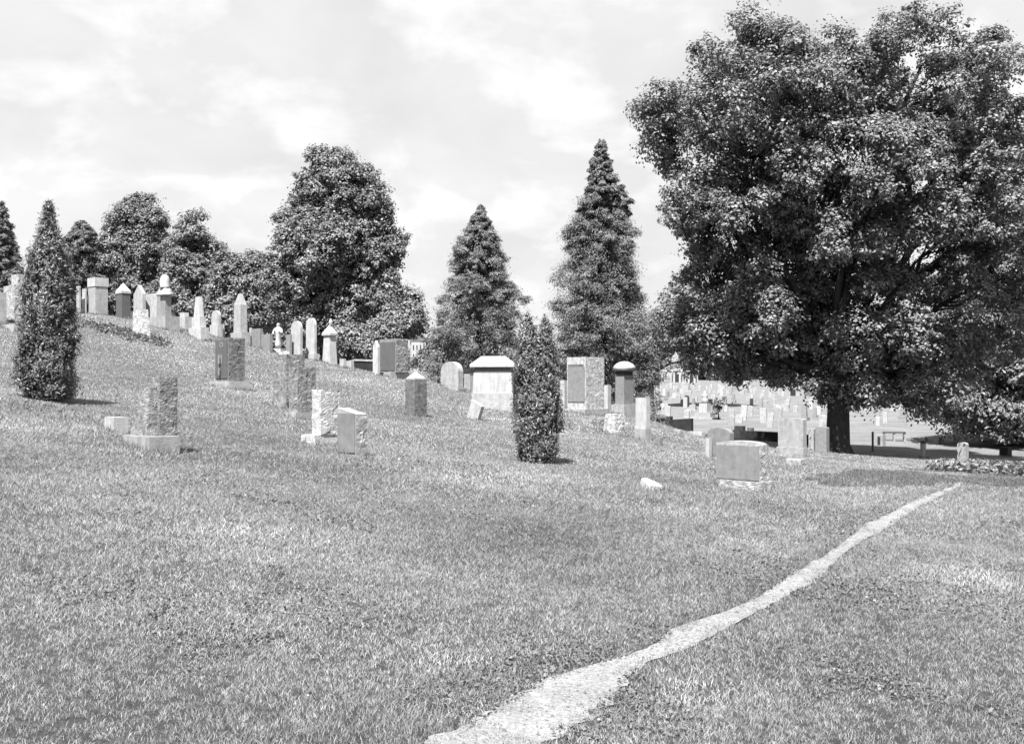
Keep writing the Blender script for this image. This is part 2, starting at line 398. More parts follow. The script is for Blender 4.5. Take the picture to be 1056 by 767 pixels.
monument('gravestone', 'broad white block touching the urn-topped column', G_MON, 158, 328, [('stone', 'marble', 'box', 0, 25, 11, 4)])
monument('monument', 'square column monument with hooded cap and bullet finial, tallest at left', 'monument', 169, 339, [
    ('base', 'pale', 'box', 0, 12, 17, 14), ('shaft', 'grey', 'box', 12, 23, 5, 6, {'ox': 2}), ('cap', 'pale', 'dome', 34, 9, 8, 9, {'ox': 1}), ('finial', 'marble', 'lathe', 42, 14, 4.8, 0, {'ox': 1, 'prof': [(1, 0), (.85, .1), (.95, .5), (.7, .85), (.2, 1)]})])
monument('gravestone', 'low white block with smaller block on top, left of the broken column', G_MON, 190, 340, [('stone', 'marble', 'box', 0, 13, 9, 7), ('top_block', 'marble', 'box', 13, 4.5, 4.5, 4.5)])
monument('monument', 'tapering white broken column on a stepped base', 'monument', 205, 349, [('base', 'marble', 'box', 0, 11, 12, 8), ('die', 'marble', 'box', 11, 11, 8, 6), ('shaft', 'marble', 'box', 22, 21, 6, 4.5, {'k': .62})])
monument('gravestone', 'narrow round-topped white slab on block between column and obelisk', G_MON, 223, 348, [('base', 'marble', 'box', 0, 13, 8, 5), ('stone', 'marble', 'arch', 13, 15, 7, 2.5, {'rise': .4})])
monument('grave_marker', 'thin white peg close left of the grey pointed obelisk', 'grave marker', 230, 348, [('stone', 'marble', 'box', 0, 13, 1.8, 1)])
monument('obelisk', 'grey obelisk with pointed top on broad base, left of the tree', 'obelisk', 248, 353, [('base', 'pale', 'box', 0, 10, 11, 9), ('shaft', 'pale', 'box', 10, 28, 7, 7, {'k': .9}), ('point', 'pale', 'box', 38, 12, 6.4, 6.4, {'k': .35})])
monument('grave_marker', 'tiny white peg close right of the grey pointed obelisk', 'grave marker', 258.5, 352, [('stone', 'marble', 'box', 0, 14, 1.8, 1)])
monument('gravestone', 'grey square slab right after the obelisk', G_MON, 265, 359, [('stone', 'grey', 'box', 0, 20, 9, 3)])
monument('gravestone', 'grey low slab left of the white robed statue', G_MON, 275, 362, [('stone', 'grey', 'box', 0, 17, 9, 3)])
monument('gravestone', 'grey narrow slab just right of the white robed statue', G_MON, 298, 363, [('stone', 'grey', 'box', 0, 18, 4, 2)])
monument('footstone', 'pale low mound of stone in front of the statue', 'footstone', 293, 368, [('stone', 'rockwhite', 'rock', 0, 6, 9, 5, {'amp': .05, 'k': .7})])
monument('gravestone', 'left one of the two tall round-topped white slabs', G_MON, 306, 368, [('stone', 'marble', 'arch', 0, 37, 9.5, 2.4, {'rise': .45})])
monument('gravestone', 'right, taller one of the two round-topped white slabs, on a plinth', G_MON, 321, 370, [('base', 'marble', 'box', 0, 5, 11, 5), ('stone', 'marble', 'arch', 5, 37, 8.5, 2.4, {'rise': .45})])
monument('monument', 'white tapering monument with pyramid roof and finial before the round tree', 'monument', 340, 375, [
    ('shaft', 'marble', 'box', 0, 29, 8, 8, {'k': .74}), ('cap', 'marble', 'pyr', 29, 11, 8, 8), ('finial', 'marble', 'lathe', 38.5, 8, 3, 0, {'ox': 1, 'prof': [(.6, 0), (.3, .2), (.9, .5), (.15, 1)]})])
monument('footstone', 'small white block nearest the pyramid-roofed monument', 'footstone', 353.5, 379, [('stone', 'marble', 'box', 0, 9, 4, 2.5)])
monument('footstone', 'larger small white block of the two below the dark crest wall', 'footstone', 361, 380, [('stone', 'marble', 'box', 0, 8, 5, 3)])

# robed statue on the crest
def statue(name, label, cx, yb, D, hpx, wings=False):
    x, y, z = spot(cx, yb, D); s = y / F; H = hpx * s
    dz = (HZ - (z - EYE) / s - yb) * s
    t = empty(name, (x, y, z), -R(20)); tag(t, label, 'statue')
    bm = bmesh.new(); add_frustum(bm, -.15, .15 + dz + H * .12, H * .42, H * .36, H * .38, H * .32); bevel(bm, .01)
    bm_obj('pedestal', bm, 'marble', t)
    me = bpy.data.meshes.new('figure'); b = bmesh.new()
    h = H * .88; z0 = dz + H * .12
    J = [((0, 0, 0), .17), ((0, 0, .2), .15), ((.01, 0, .42), .12), ((0, 0, .60), .13), ((.0, 0, .74), .125), ((.0, -.005, .80), .055), ((.01, -.02, .89), .075), ((.01, -.02, .96), .06),
         ((-.14, -.02, .73), .055), ((-.19, -.08, .58), .045), ((-.09, -.16, .54), .035), ((.14, -.02, .73), .055), ((.2, -.06, .58), .045), ((.11, -.16, .66), .035)]
    E = [(0, 1), (1, 2), (2, 3), (3, 4), (4, 5), (5, 6), (6, 7), (4, 8), (8, 9), (9, 10), (4, 11), (11, 12), (12, 13)]
    vs = [b.verts.new(Vector(p) * h + Vector((0, 0, z0))) for p, r in J]
    for i, j in E: b.edges.new((vs[i], vs[j]))
    b.to_mesh(me); b.free()
    o = link('figure', me, 'marble', t)
    o.modifiers.new('skin', 'SKIN'); o.modifiers.new('sub', 'SUBSURF').levels = 1
    o.modifiers['sub'].render_levels = 2
    for i, (p, r) in enumerate(J): o.data.skin_vertices[0].data[i].radius = (r * h, r * h * .8)
    o.data.skin_vertices[0].data[2].use_root = True
    for v in o.data.skin_vertices[0].data: v.use_loose = False
    if wings:
        for sgn in (-1, 1):
            bm = bmesh.new()
            pts = [(0, .5), (.16, .42), (.24, .62), (.2, .86), (.1, .9), (.03, .72)]
            add_prism(bm, [(sgn * a * h, z0 + c * h) for a, c in pts], .05 * h, .1 * h); bevel(bm, .008)
            bm_obj('wing', bm, 'marble', t)
    return t
statue('statue', 'white carved robed figure on low pedestal among skyline slabs', 287, 363, None, 31)

# ------------------------------------------------------------------ foliage
def leaves(name, C, size, tint, mat, parent, nrm=None, spread=.8, axis=None, aspr=.6, axspread=.6):
    n = len(C)
    rnd = RNG.normal(size=(n, 3))
    nn = rnd * spread + (nrm if nrm is not None else np.array([0, 0, .6]))
    nn /= np.linalg.norm(nn, axis=1)[:, None] + 1e-9
    ax = RNG.normal(size=(n, 3)) * axspread + (axis if axis is not None else 0)
    ax -= (ax * nn).sum(1)[:, None] * nn
    ax /= np.linalg.norm(ax, axis=1)[:, None] + 1e-9
    sd = np.cross(nn, ax)
    L = (size * RNG.uniform(.7, 1.3, n))[:, None]; W = L * aspr
    v = np.empty((n, 4, 3))
    v[:, 0] = C - ax * L * .5; v[:, 1] = C + sd * W * .5 - nn * L * .08; v[:, 2] = C + ax * L * .5 - nn * L * .12; v[:, 3] = C - sd * W * .5 - nn * L * .08
    me = np_mesh(name, v.reshape(-1, 3), np.arange(n * 4).reshape(n, 4), np.repeat(tint, 4))
    return link(name, me, mat, parent)

def tube(bm, pts, rad, n=9):
    rings = []
    for i, p in enumerate(pts):
        a = pts[min(i + 1, len(pts) - 1)] - pts[max(i - 1, 0)]
        a.normalize(); u = a.orthogonal().normalized(); w = a.cross(u)
        rings.append([bm.verts.new(p + (u * math.cos(6.2832 * k / n) + w * math.sin(6.2832 * k / n)) * rad[i]) for k in range(n)])
    # keep rings from twisting
    for A, B in zip(rings, rings[1:]):
        o = min(range(n), key=lambda q: sum((A[k].co - B[(k + q) % n].co).length for k in range(0, n, 3)))
        for k in range(n): bm.faces.new((A[k], A[(k + 1) % n], B[(k + 1 + o) % n], B[(k + o) % n]))

def limb(bm, a, b, r0, r1, seed, sag=.12, n=7):
    rr = random.Random(seed); a, b = Vector(a), Vector(b); L = (b - a).length
    pts = []; k = 7
    j = [Vector((rr.gauss(0, 1), rr.gauss(0, 1), rr.gauss(0, .6))) * L * .035 for _ in range(k + 1)]
    for i in range(k + 1):
        t = i / k
        p = a.lerp(b, t) + Vector((0, 0, sag * L * math.sin(math.pi * t) * (-.5))) + (j[i] if 0 < i < k else Vector())
        pts.append(p)
    tube(bm, pts, [r0 + (r1 - r0) * (i / k) ** .8 for i in range(k + 1)], n)
    return pts

def boughs(rng, C, Rd, out, npuff, per, flat, puff=.36, droop=.25, elong=0.0):
    """each bough is a heap of small rounded puffs of leaves on its upper and outer side; returns leaf points, normals, outward axes, shares"""
    n = len(C)
    pi = np.repeat(np.arange(n), npuff); m = len(pi)
    u = rng.normal(size=(m, 3)) + out[pi] * .55 + np.array([0, 0, .55]); u /= np.linalg.norm(u, axis=1)[:, None]
    q = rng.uniform(.35, 1, m) ** .6
    o = u * (q * Rd[pi])[:, None]; o[:, 2] *= flat
    hor = np.linalg.norm(o[:, :2], axis=1); o[:, 2] -= droop * hor ** 2 / Rd[pi]
    PC = C[pi] + o; PR = Rd[pi] * puff * rng.uniform(.5, 1.5, m)
    li = np.repeat(np.arange(m), per); k = len(li)
    v = rng.normal(size=(k, 3)) + np.array([0, 0, .35]); v /= np.linalg.norm(v, axis=1)[:, None]
    rr = rng.uniform(.25, 1, k) ** .45 * (1 + .17 * rng.normal(size=k))
    P = PC[li] + v * (rr * PR[li])[:, None] * np.array([1, 1, .85])
    if elong > 0:
        e = rng.uniform(-1, 1, k) * elong; oo = out[pi][li]
        P = P + oo * (e * PR[li])[:, None]; P[:, 2] -= (np.abs(e) ** 1.6) * .32 * PR[li]
    sq = rng.uniform(.65, 1.45, (m, 3))                    # no two puffs of one shape
    P = PC[li] + (P - PC[li]) * sq[li]
    N = v * .6 + u[li] * .4 + np.array([0, 0, .4])
    ti = rng.uniform(.85, 1.15, n)[pi][li] * rng.uniform(.88, 1.12, m)[li] * rng.uniform(.72, 1.3, k)
    return P, N, u[li], ti

def broadleaf(name, label, cx, yb, D, lobes, trunk_r, n_clump, per, lsize, fork=.25, mat='broadleaf', group=None, crad=.75, trunk_px=None, seed=1, thick=1.0, shell=.62, flat=.7, npuff=16):
    """lobes in photo pixels (px, py, rx, ry, depth offset in px, depth radius in px) at distance D: real ellipsoids in metres round the trunk"""
    rng = np.random.default_rng(seed)
    x, y, z = spot(cx, yb, D); s = y / F
    t = empty(name, (x, y, z)); tag(t, label, 'tree', group)
    Ls = []
    for (px, py, rx, ry, oy, ryd) in lobes:
        Ls.append((np.array([(px - 528) * s - x, oy * s, EYE + (HZ - py) * s - z]), np.maximum(np.array([rx * s, ryd * s, ry * s]) - crad * np.array([.6, .6, .45]), .25 * np.array([rx * s, ryd * s, ry * s]))))
    vol = np.array([np.prod(r) for c, r in Ls]) ** .8; vol /= vol.sum()
    pts, nr, rad = [], [], []
    cnt = 0
    while cnt < n_clump:
        k = rng.choice(len(Ls), p=vol); c, r = Ls[k]
        u = rng.normal(size=3); u /= np.linalg.norm(u)
        q = rng.uniform(shell ** 3, 1) ** (1 / 3) if rng.random() < .8 else rng.uniform(.15, 1) ** (1 / 3)
        q *= 1 + .16 * noise.noise(Vector(u * 2.2) + Vector((k * 3.7, seed, 0))) + rng.normal() * .03
        p = c + u * r * q
        if p[2] < .25: continue
        # keep out of the inside of other lobes most of the time
        inside = min(((p - c2) / r2 @ ((p - c2) / r2)) for c2, r2 in Ls)
        if inside < .3 and rng.random() < .6: continue
        g = noise.noise(Vector(p / (1.9 * crad)) + Vector((seed * 9.1, 0, 0)))
        if g < -.2 and rng.random() < .8: continue      # gaps
        pts.append(p); nr.append(u); rad.append(crad * rng.uniform(.6, 1.25)); cnt += 1
    for c, r in Ls:
        for q in range(3):
            u = rng.normal(size=3); u /= np.linalg.norm(u); pts.append(c + u * r * (.25 + .3 * q)); nr.append(u); rad.append(crad * rng.uniform(.6, 1.0))
    pts = np.array(pts); nr = np.array(nr); rad = np.array(rad)
    C, N, A, ti = boughs(rng, pts, rad, nr, npuff, per, flat)
    k = C[:, 2] > .15
    leaves('crown', C[k], np.full(k.sum(), lsize), ti[k], mat, t, N[k], .33)
    # trunk and limbs
    bm = bmesh.new(); tr = trunk_r
    top = max(c[2] + r[2] for c, r in Ls); fz = top * fork
    tube(bm, [Vector((0, 0, -.4)), Vector((0, 0, .05)), Vector((.0, 0, .4)), Vector((.02, 0, fz * .5)), Vector((0, 0, fz))], [tr * 1.55, tr * 1.45, tr * 1.12, tr, tr * .95], 14)
    for k, (c, r) in enumerate(Ls):
        tip = c + np.array([0, 0, r[2] * .35])
        if tip[2] < fz * .7: continue
        share = tr * min(.75, .35 + .25 * (r.prod() / max(q_[1].prod() for q_ in Ls)))
        pl = limb(bm, (0, 0, fz * .92), tip, share, share * .25, seed * 31 + k, .1, 8)
        near = pts[np.argsort(((pts - c) ** 2).sum(1))[:40]]
        for m_ in range(6):
            e = near[rng.integers(len(near))]; b0 = pl[rng.integers(3, 7)]
            limb(bm, b0, e, share * .28, .02, seed * 77 + k * 9 + m_, .08, 5)
    bm_obj('trunk', bm, 'bark', t, True)
    return t

def conifer(name, label, cx, yb, D, top_py, prof, n_br, per, lsize, seed, trunk_r=.2, group=None, mat='needle', droop=.25, lean=0.0, gap=.0):
    """prof: (height fraction, radius in px) list; branches are drooping sprays of needles layered round the stem"""
    rng = np.random.default_rng(seed)
    x, y, z = spot(cx, yb, D); s = y / F
    H = EYE + (HZ - top_py) * s - z
    t = empty(name, (x, y, z)); tag(t, label, 'tree', group)
    hf = np.array([p[0] for p in prof]); rf = np.array([p[1] for p in prof]) * s
    rmean = rf.max()
    Cs, Ns, Ax, Ti = [], [], [], []
    bm = bmesh.new(); tube(bm, [Vector((0, 0, -.3)), Vector((0, 0, H * .5)), Vector((lean, 0, H * .97))], [trunk_r * 1.2, trunk_r * .7, .02], 8)
    BC, BR, BO = [], [], []
    h = hf[0]
    while h < .985:
        rloc = np.interp(h, hf, rf); br = min(max(.38 * rloc, .2), .8); sp_ = max(.22, .62 * br) / H
        nb = max(3, int(6.2832 * .56 * rloc / (br * 1.15) + .5)); a0 = rng.uniform(0, 6.28)
        for q in range(nb):
            hh = min(max(h + rng.uniform(-.5, .5) * sp_, .015), .985); a = a0 + 6.2832 * (q + rng.uniform(-.35, .35)) / nb
            rr = np.interp(hh, hf, rf) * (1.08 + .6 * noise.noise(Vector((math.cos(a) * 1.7, math.sin(a) * 1.7, hh * 9 + seed * 3)))) * rng.uniform(.74, 1.2)
            d = np.array([math.cos(a), math.sin(a), 0]); b_ = br * rng.uniform(.6, 1.35)
            base = np.array([lean * hh, 0, hh * H])
            BC.append(base + d * max(rr - b_ * .85, .05) - np.array([0, 0, droop * rr * .5])); BR.append(b_); BO.append(d)
            if q % 2 == 0: limb(bm, base, BC[-1], trunk_r * .22 * (1.1 - hh), .012, q, 0, 4)
        for q in range(2):                # darker inner twigs round the stem
            a = rng.uniform(0, 6.28); BC.append(np.array([lean * h + math.cos(a) * rloc * .25, math.sin(a) * rloc * .25, h * H])); BR.append(br * .8); BO.append(np.array([0, 0, 0.]))
        h += sp_
    BC.append(np.array([lean, 0, H * .985])); BR.append(.25); BO.append(np.array([0, 0, 1.]))
    P, N, A, ti = boughs(rng, np.array(BC), np.array(BR), np.array(BO), 13, per, .5, .36, .5, 1.0)
    Cs, Ns, Ti = [P], [N], [ti]; Ax = [A + np.array([0, 0, -.5])]
    C = np.concatenate(Cs); k = C[:, 2] > .12
    leaves('crown', C[k], np.full(k.sum(), lsize), np.concatenate(Ti)[k], mat, t, np.concatenate(Ns)[k], .3, np.concatenate(Ax)[k], .3, .3)
    bm_obj('trunk', bm, 'bark', t, True)
    return t

def arborvitae(name, label, cx, yb, spires, n_spray, lsize, seed):
    """spires: (px offset at base, px offset at top, top py, profile of (height fraction, radius px), share)"""
    rng = np.random.default_rng(seed)
    x, y, z = spot(cx, yb); s = y / F
    LOG.append((name, cx, yb, round(HZ - (z - EYE) / s, 1), round(y, 1)))
    t = empty(name, (x, y, z)); tag(t, label, 'shrub')
    Cs, Ns, Ax, Ti = [], [], [], []
    bm = bmesh.new()
    for (o0, o1, tp, prof, share) in spires:
        H = EYE + (HZ - tp) * s - z
        hf = np.array([p[0] for p in prof]); rf = np.array([p[1] for p in prof]) * s
        tube(bm, [Vector((o0 * s, 0, -.15)), Vector(((o0 + o1) / 2 * s, 0, H * .5)), Vector((o1 * s, 0, H * .95))], [.06, .04, .01], 6)
        m = int(n_spray * share)
        hh = np.linspace(0, 1, 400); wgt = np.interp(hh, hf, rf) + .02
        h = rng.choice(hh, m, p=wgt / wgt.sum()) + rng.normal(size=m) * .004
        h = np.clip(h, .0, 1); a = rng.uniform(0, 6.2832, m)
        lump = np.array([.8 * noise.noise(Vector((math.cos(q) * 2.2, math.sin(q) * 2.2, w * H * 2.2 + seed))) + .9 * noise.noise(Vector((math.cos(q) * 5, math.sin(q) * 5, w * H * 6 + seed))) for q, w in zip(a, h)])
        r = np.interp(h, hf, rf) * (.95 + .42 * lump) * rng.uniform(.55, 1.1, m) ** .5
        keep = lump > -.22
        h, a, r = h[keep], a[keep], r[keep]; m = len(h)
        d = np.stack([np.cos(a), np.sin(a), np.zeros(m)], 1)
        tip = np.stack([(o0 + (o1 - o0) * h) * s, np.zeros(m), h * H], 1) + d * r[:, None]
        dirn = d * .5 + np.array([0, 0, 1.0]) + rng.normal(size=(m, 3)) * .22
        dirn /= np.linalg.norm(dirn, axis=1)[:, None]
        fan = np.cross(dirn, rng.normal(size=(m, 3))); fan /= np.linalg.norm(fan, axis=1)[:, None]
        ts = rng.uniform(.7, 1.3, m)
        for k in range(13):        # flat sprays: a fan of scale leaves
            tt = rng.uniform(-1, .15, m); ww = rng.normal(size=m) * .045
            Cs.append(tip + dirn * (tt * .22)[:, None] + fan * ww[:, None]); Ax.append(dirn + fan * (ww * 9)[:, None])
            Ns.append(np.cross(dirn, fan) * .5 + d * .7 + np.array([0, 0, .45])); Ti.append(ts * rng.uniform(.7, 1.35, m))
    C = np.concatenate(Cs); k = C[:, 2] > .03
    leaves('foliage', C[k], np.full(k.sum(), lsize), np.concatenate(Ti)[k], 'shrub', t, np.concatenate(Ns)[k], .25, np.concatenate(Ax)[k], .27, .2)
    bm_obj('stem', bm, 'bark', t, True)
    return t

arborvitae('evergreen_shrub', 'dark columnar evergreen shrub with single tip at the left of the slope', 49, 413,
    [(0, 1, 207, [(0, 18), (.06, 26), (.2, 28), (.45, 25), (.7, 19), (.8, 14), (.88, 8.5), (.95, 5.5), (1, 1.5)], 1.0)], 6200, .072, 3)
arborvitae('evergreen_shrub', 'dark columnar evergreen shrub with twin tips in the middle of the lawn', 555, 477,
    [(-3, -11, 321, [(0, 11), (.08, 17), (.3, 19), (.55, 16), (.8, 12), (.92, 7), (1, 1)], .5), (4, 7, 325, [(0, 11), (.08, 17), (.3, 19), (.55, 16), (.8, 11), (.92, 7), (1, 1)], .5)], 5200, .068, 4)

# big tree
broadleaf('broadleaf_tree', 'huge spreading broadleaf tree with thick dark trunk, largest in the picture', 864, 460, 46,
    [(775, 115, 88, 88, -25, 95), (722, 130, 68, 64, 0, 70), (840, 108, 75, 64, -35, 90), (940, 98, 84, 76, -30, 100), (1008, 118, 54, 74, -10, 80), (1046, 160, 36, 58, 20, 60), (1000, 225, 55, 55, 10, 60),
     (760, 225, 90, 70, -25, 90), (722, 225, 44, 60, 0, 40), (740, 310, 55, 62, 20, 60), (860, 205, 100, 80, -60, 80), (960, 210, 100, 85, -35, 90), (800, 330, 85, 64, 5, 80), (900, 325, 95, 72, -5, 80), (960, 385, 70, 50, 5, 60),
     (1015, 300, 75, 88, 10, 80), (850, 300, 110, 90, 70, 60), (880, 160, 110, 90, 75, 60), (705, 215, 34, 30, 0, 30), (690, 138, 40, 26, 0, 30), (886, 388, 60, 34, -5, 50), (730, 362, 42, 32, 10, 35), (866, 402, 46, 26, 0, 36), (800, 50, 50, 34, -10, 40), (775, 372, 62, 36, 15, 40), (828, 384, 52, 30, 10, 40), (715, 335, 40, 40, 20, 35), (780, 290, 80, 60, 10, 60)],
    .45, 780, 38, .145, .2, seed=21, crad=.92)

# right hand trees behind it
G_R = None
broadleaf('broadleaf_tree', 'dark full-leaved tree behind the huge tree at the right edge', 1046, 452, 60,
    [(1040, 300, 70, 80, 0, 70), (1075, 250, 60, 60, 0, 60), (1010, 370, 70, 70, -10, 60), (1075, 380, 70, 70, -10, 60), (1040, 420, 70, 38, -20, 50), (1005, 405, 52, 40, -5, 50), (1035, 440, 60, 22, -20, 40)], .35, 320, 34, .19, .2, seed=22, crad=1.1)
broadleaf('broadleaf_tree', 'low dark tree under the right edge tree, branches near the ground', 1100, 455, 64,
    [(1100, 300, 70, 90, 0, 80), (1120, 390, 90, 70, -10, 80), (1060, 425, 50, 32, 10, 50)], .3, 130, 34, .22, .2, seed=23, crad=1.5)
broadleaf('broadleaf_tree', 'mid-dark tree peeping out between tall conifer and huge tree', 671, 392, 112,
    [(695, 340, 32, 26, 0, 30), (720, 330, 40, 40, 10, 40), (682, 352, 22, 20, 0, 20), (742, 355, 40, 25, 0, 30)], .3, 90, 30, .34, .3, seed=24, crad=1.9)

# conifers
conifer('conifer_tree', 'shorter of the two layered conifers, left of the twin-tipped evergreen', 495, 398, 62, 211,
    [(.06, 48), (.2, 52), (.38, 49), (.5, 43), (.65, 34), (.8, 25), (.9, 14), (1, 2)], 0, 62, .13, 31, .28, droop=.32)
conifer('conifer_tree', 'taller of the two layered conifers, pointed, behind the very large square gravestone', 620, 412, 58, 143,
    [(.04, 50), (.15, 54), (.3, 50), (.45, 44), (.6, 38), (.72, 29), (.82, 17), (.92, 10), (1, 2)], 0, 62, .13, 32, .32, droop=.34)
conifer('conifer_tree', 'dark evergreen cut by the left edge of the picture', 2, 345, 66, 208,
    [(.1, 26), (.4, 24), (.65, 19), (.85, 10), (1, 2)], 0, 50, .14, 33, .2, droop=.1)
conifer('conifer_tree', 'small dark pine right behind the left evergreen shrub', 84, 345, 72, 227,
    [(.1, 26), (.4, 26), (.7, 23), (.88, 15), (1, 4)], 0, 50, .14, 34, .2, droop=.05)

# broadleaf trees behind the skyline
broadleaf('broadleaf_tree', 'dense rounded tree with highest top in the left skyline group', 146, 350, 74,
    [(146, 232, 32, 33, 0, 34), (135, 262, 34, 34, -6, 34), (160, 265, 34, 36, -6, 34), (146, 305, 44, 30, -6, 40)], .3, 210, 36, .16, .2, seed=41, crad=.8)
broadleaf('broadleaf_tree', 'dense tree with pointed top standing right of the rounded skyline tree', 200, 355, 70,
    [(197, 237, 20, 24, 0, 24), (200, 270, 34, 32, 0, 34), (185, 300, 30, 30, -5, 30), (220, 300, 30, 34, -5, 30), (202, 322, 44, 22, -5, 36)], .28, 200, 36, .16, .2, seed=42, crad=.78)
broadleaf('broadleaf_tree', 'lower tree filling the gap left of the large leafy tree', 250, 365, 66,
    [(240, 288, 26, 28, 0, 26), (264, 285, 22, 28, 0, 24), (250, 325, 40, 28, 0, 34)], .22, 170, 34, .16, .2, seed=43, crad=.78)
broadleaf('broadleaf_tree', 'large irregular leafy tree behind the two round-topped white slabs', 352, 385, 62,
    [(345, 180, 24, 28, 0, 28), (326, 163, 10, 13, 0, 10), (362, 205, 36, 40, -6, 38), (318, 238, 36, 34, 0, 34), (385, 215, 20, 26, 0, 22), (300, 240, 20, 18, 0, 16), (350, 262, 58, 46, -14, 50), (392, 275, 28, 32, -4, 30),
     (312, 300, 38, 36, -6, 34), (372, 312, 52, 36, -10, 40), (410, 318, 26, 22, 0, 24), (340, 335, 48, 22, -8, 34), (332, 208, 34, 40, 0, 30), (385, 252, 36, 42, 0, 30), (300, 268, 30, 30, 0, 24), (352, 170, 24, 20, 0, 20)], .3, 520, 38, .16, .2, seed=44, crad=.78)
broadleaf('shrub', 'pale low leafy bush in front of the large irregular tree', 378, 386, 53,
    [(360, 348, 26, 14, 0, 18), (395, 350, 26, 16, 0, 18), (375, 362, 34, 12, -4, 20)], .06, 40, 30, .15, .2, mat='pale_leaf', seed=45, crad=.7)
broadleaf('shrub', 'rounded grey-leaved bush at the right foot of the large irregular tree', 415, 388, 56,
    [(416, 330, 22, 20, 0, 18), (424, 326, 12, 14, 0, 12)], .07, 36, 30, .15, .3, mat='pale_leaf', seed=46, crad=.7)

# ------------------------------------------------------------------ far cemetery
def wall(name, label, pts, mat, h, thick, cap=None, cat='wall'):
    """a wall following photo points (px, py, D)"""
    t = None; bm = bmesh.new(); bc = bmesh.new()
    P = [Vector(spot(q[0], 0, q[1])) for q in pts]; HH = [q[2] if len(q) > 2 else h for q in pts]
    t = empty(name, P[0]); tag(t, label, cat)
    for A, B, h0, h1 in zip(P, P[1:], HH, HH[1:]):
        d = (B - A); d.z = 0; d.normalize(); n = Vector((-d.y, d.x, 0)) * thick / 2
        n_seg = max(1, int((B - A).length / .9))
        for i in range(n_seg):
            a = A.lerp(B, i / n_seg) + d * .004; b = A.lerp(B, (i + 1) / n_seg) - d * .004
            j = random.uniform(-.015, .015); h = h0 + (h1 - h0) * (i + .5) / n_seg
            for bb, z0, z1, nn in ((bm, -.5, h + j, n), (bc, h + j + .002, h + j + .08, n * 1.2)):
                if bb is bc and not cap: continue
                vs = []
                za = float(zat(a.x, a.y)); zb = float(zat(b.x, b.y))
                for zz in (z0, z1):
                    for p, zg in ((a - nn, za), (b - nn, zb), (b + nn, zb), (a + nn, za)):
                        vs.append(bb.verts.new((p.x - P[0].x, p.y - P[0].y, zg + zz - P[0].z)))
                bb.faces.new(vs[3::-1]); bb.faces.new(vs[4:])
                for k in range(4): bb.faces.new((vs[k], vs[(k + 1) % 4], vs[4 + (k + 1) % 4], vs[4 + k]))
    bm_obj('wall_course', bm, mat, t)
    if cap: bm_obj('coping', bc, cap, t)
    else: bc.free()
    return t
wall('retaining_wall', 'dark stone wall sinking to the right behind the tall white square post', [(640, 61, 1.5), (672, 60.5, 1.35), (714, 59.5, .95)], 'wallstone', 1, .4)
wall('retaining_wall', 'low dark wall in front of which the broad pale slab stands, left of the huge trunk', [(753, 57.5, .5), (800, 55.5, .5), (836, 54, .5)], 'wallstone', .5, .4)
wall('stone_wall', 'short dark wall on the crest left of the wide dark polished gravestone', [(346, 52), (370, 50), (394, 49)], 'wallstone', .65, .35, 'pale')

def far_block(name, label, cat, cx, yb, parts, D=None, group=None, rz=None):
    return monument(name, label, cat, cx, yb, parts, D=D, th=rz if rz is not None else 25, group=group)

far_block('gravestone', 'darkest ribbed block, left of the three dark stones on the low wall', G_MON, 763, 455, [('stone', 'black', 'box', 0, 16, 10, 3, {'k': .85})], 57)
far_block('gravestone', 'upright slate-grey block, middle of the three dark stones on the low wall', G_MON, 774, 456, [('stone', 'darkrock', 'box', 0, 15, 5, 2)], 56.6)
far_block('gravestone', 'smallest black block, right of the three dark stones on the low wall', G_MON, 780.5, 457, [('stone', 'black', 'curve', 0, 12, 4, 2, {'rise': .3})], 56.2)
far_block('gravestone', 'grey slab leaning against the foot of the huge tree trunk', G_MON, 848, 460, [('stone', 'grey', 'curve', 0, 20, 11, 3, {'rise': .1})], 44.5)
far_block('gravestone', 'pale narrow slab left of the grey slab by the trunk', G_MON, 838, 460, [('stone', 'pale', 'box', 0, 17, 5, 3)], 46)
far_block('monument', 'white statue group with dark shaded side on broad stepped plinth, far slope', 'monument', 727, 436,
    [('plinth', 'marble', 'box', 0, 6, 26, 6), ('base', 'pale', 'box', 6, 5, 16, 5), ('die', 'marble', 'box', 11, 9, 8, 4), ('figure', 'marble', 'lathe', 20, 13, 7, 0, {'prof': [(1, 0), (.85, .3), (.7, .55), (.95, .7), (.35, .82), (.5, .9), (.1, 1)]})], 86)
far_block('monument', 'far gabled tomb with dark doorway half hidden under the huge tree', 'monument', 822, 410, [('front', 'pale', 'gable', 0, 15, 22, 8, {'rise': .25}), ('doorway', 'opening', 'plate', 0.5, 8, 5, 1, {'of': 8.2})], 150)

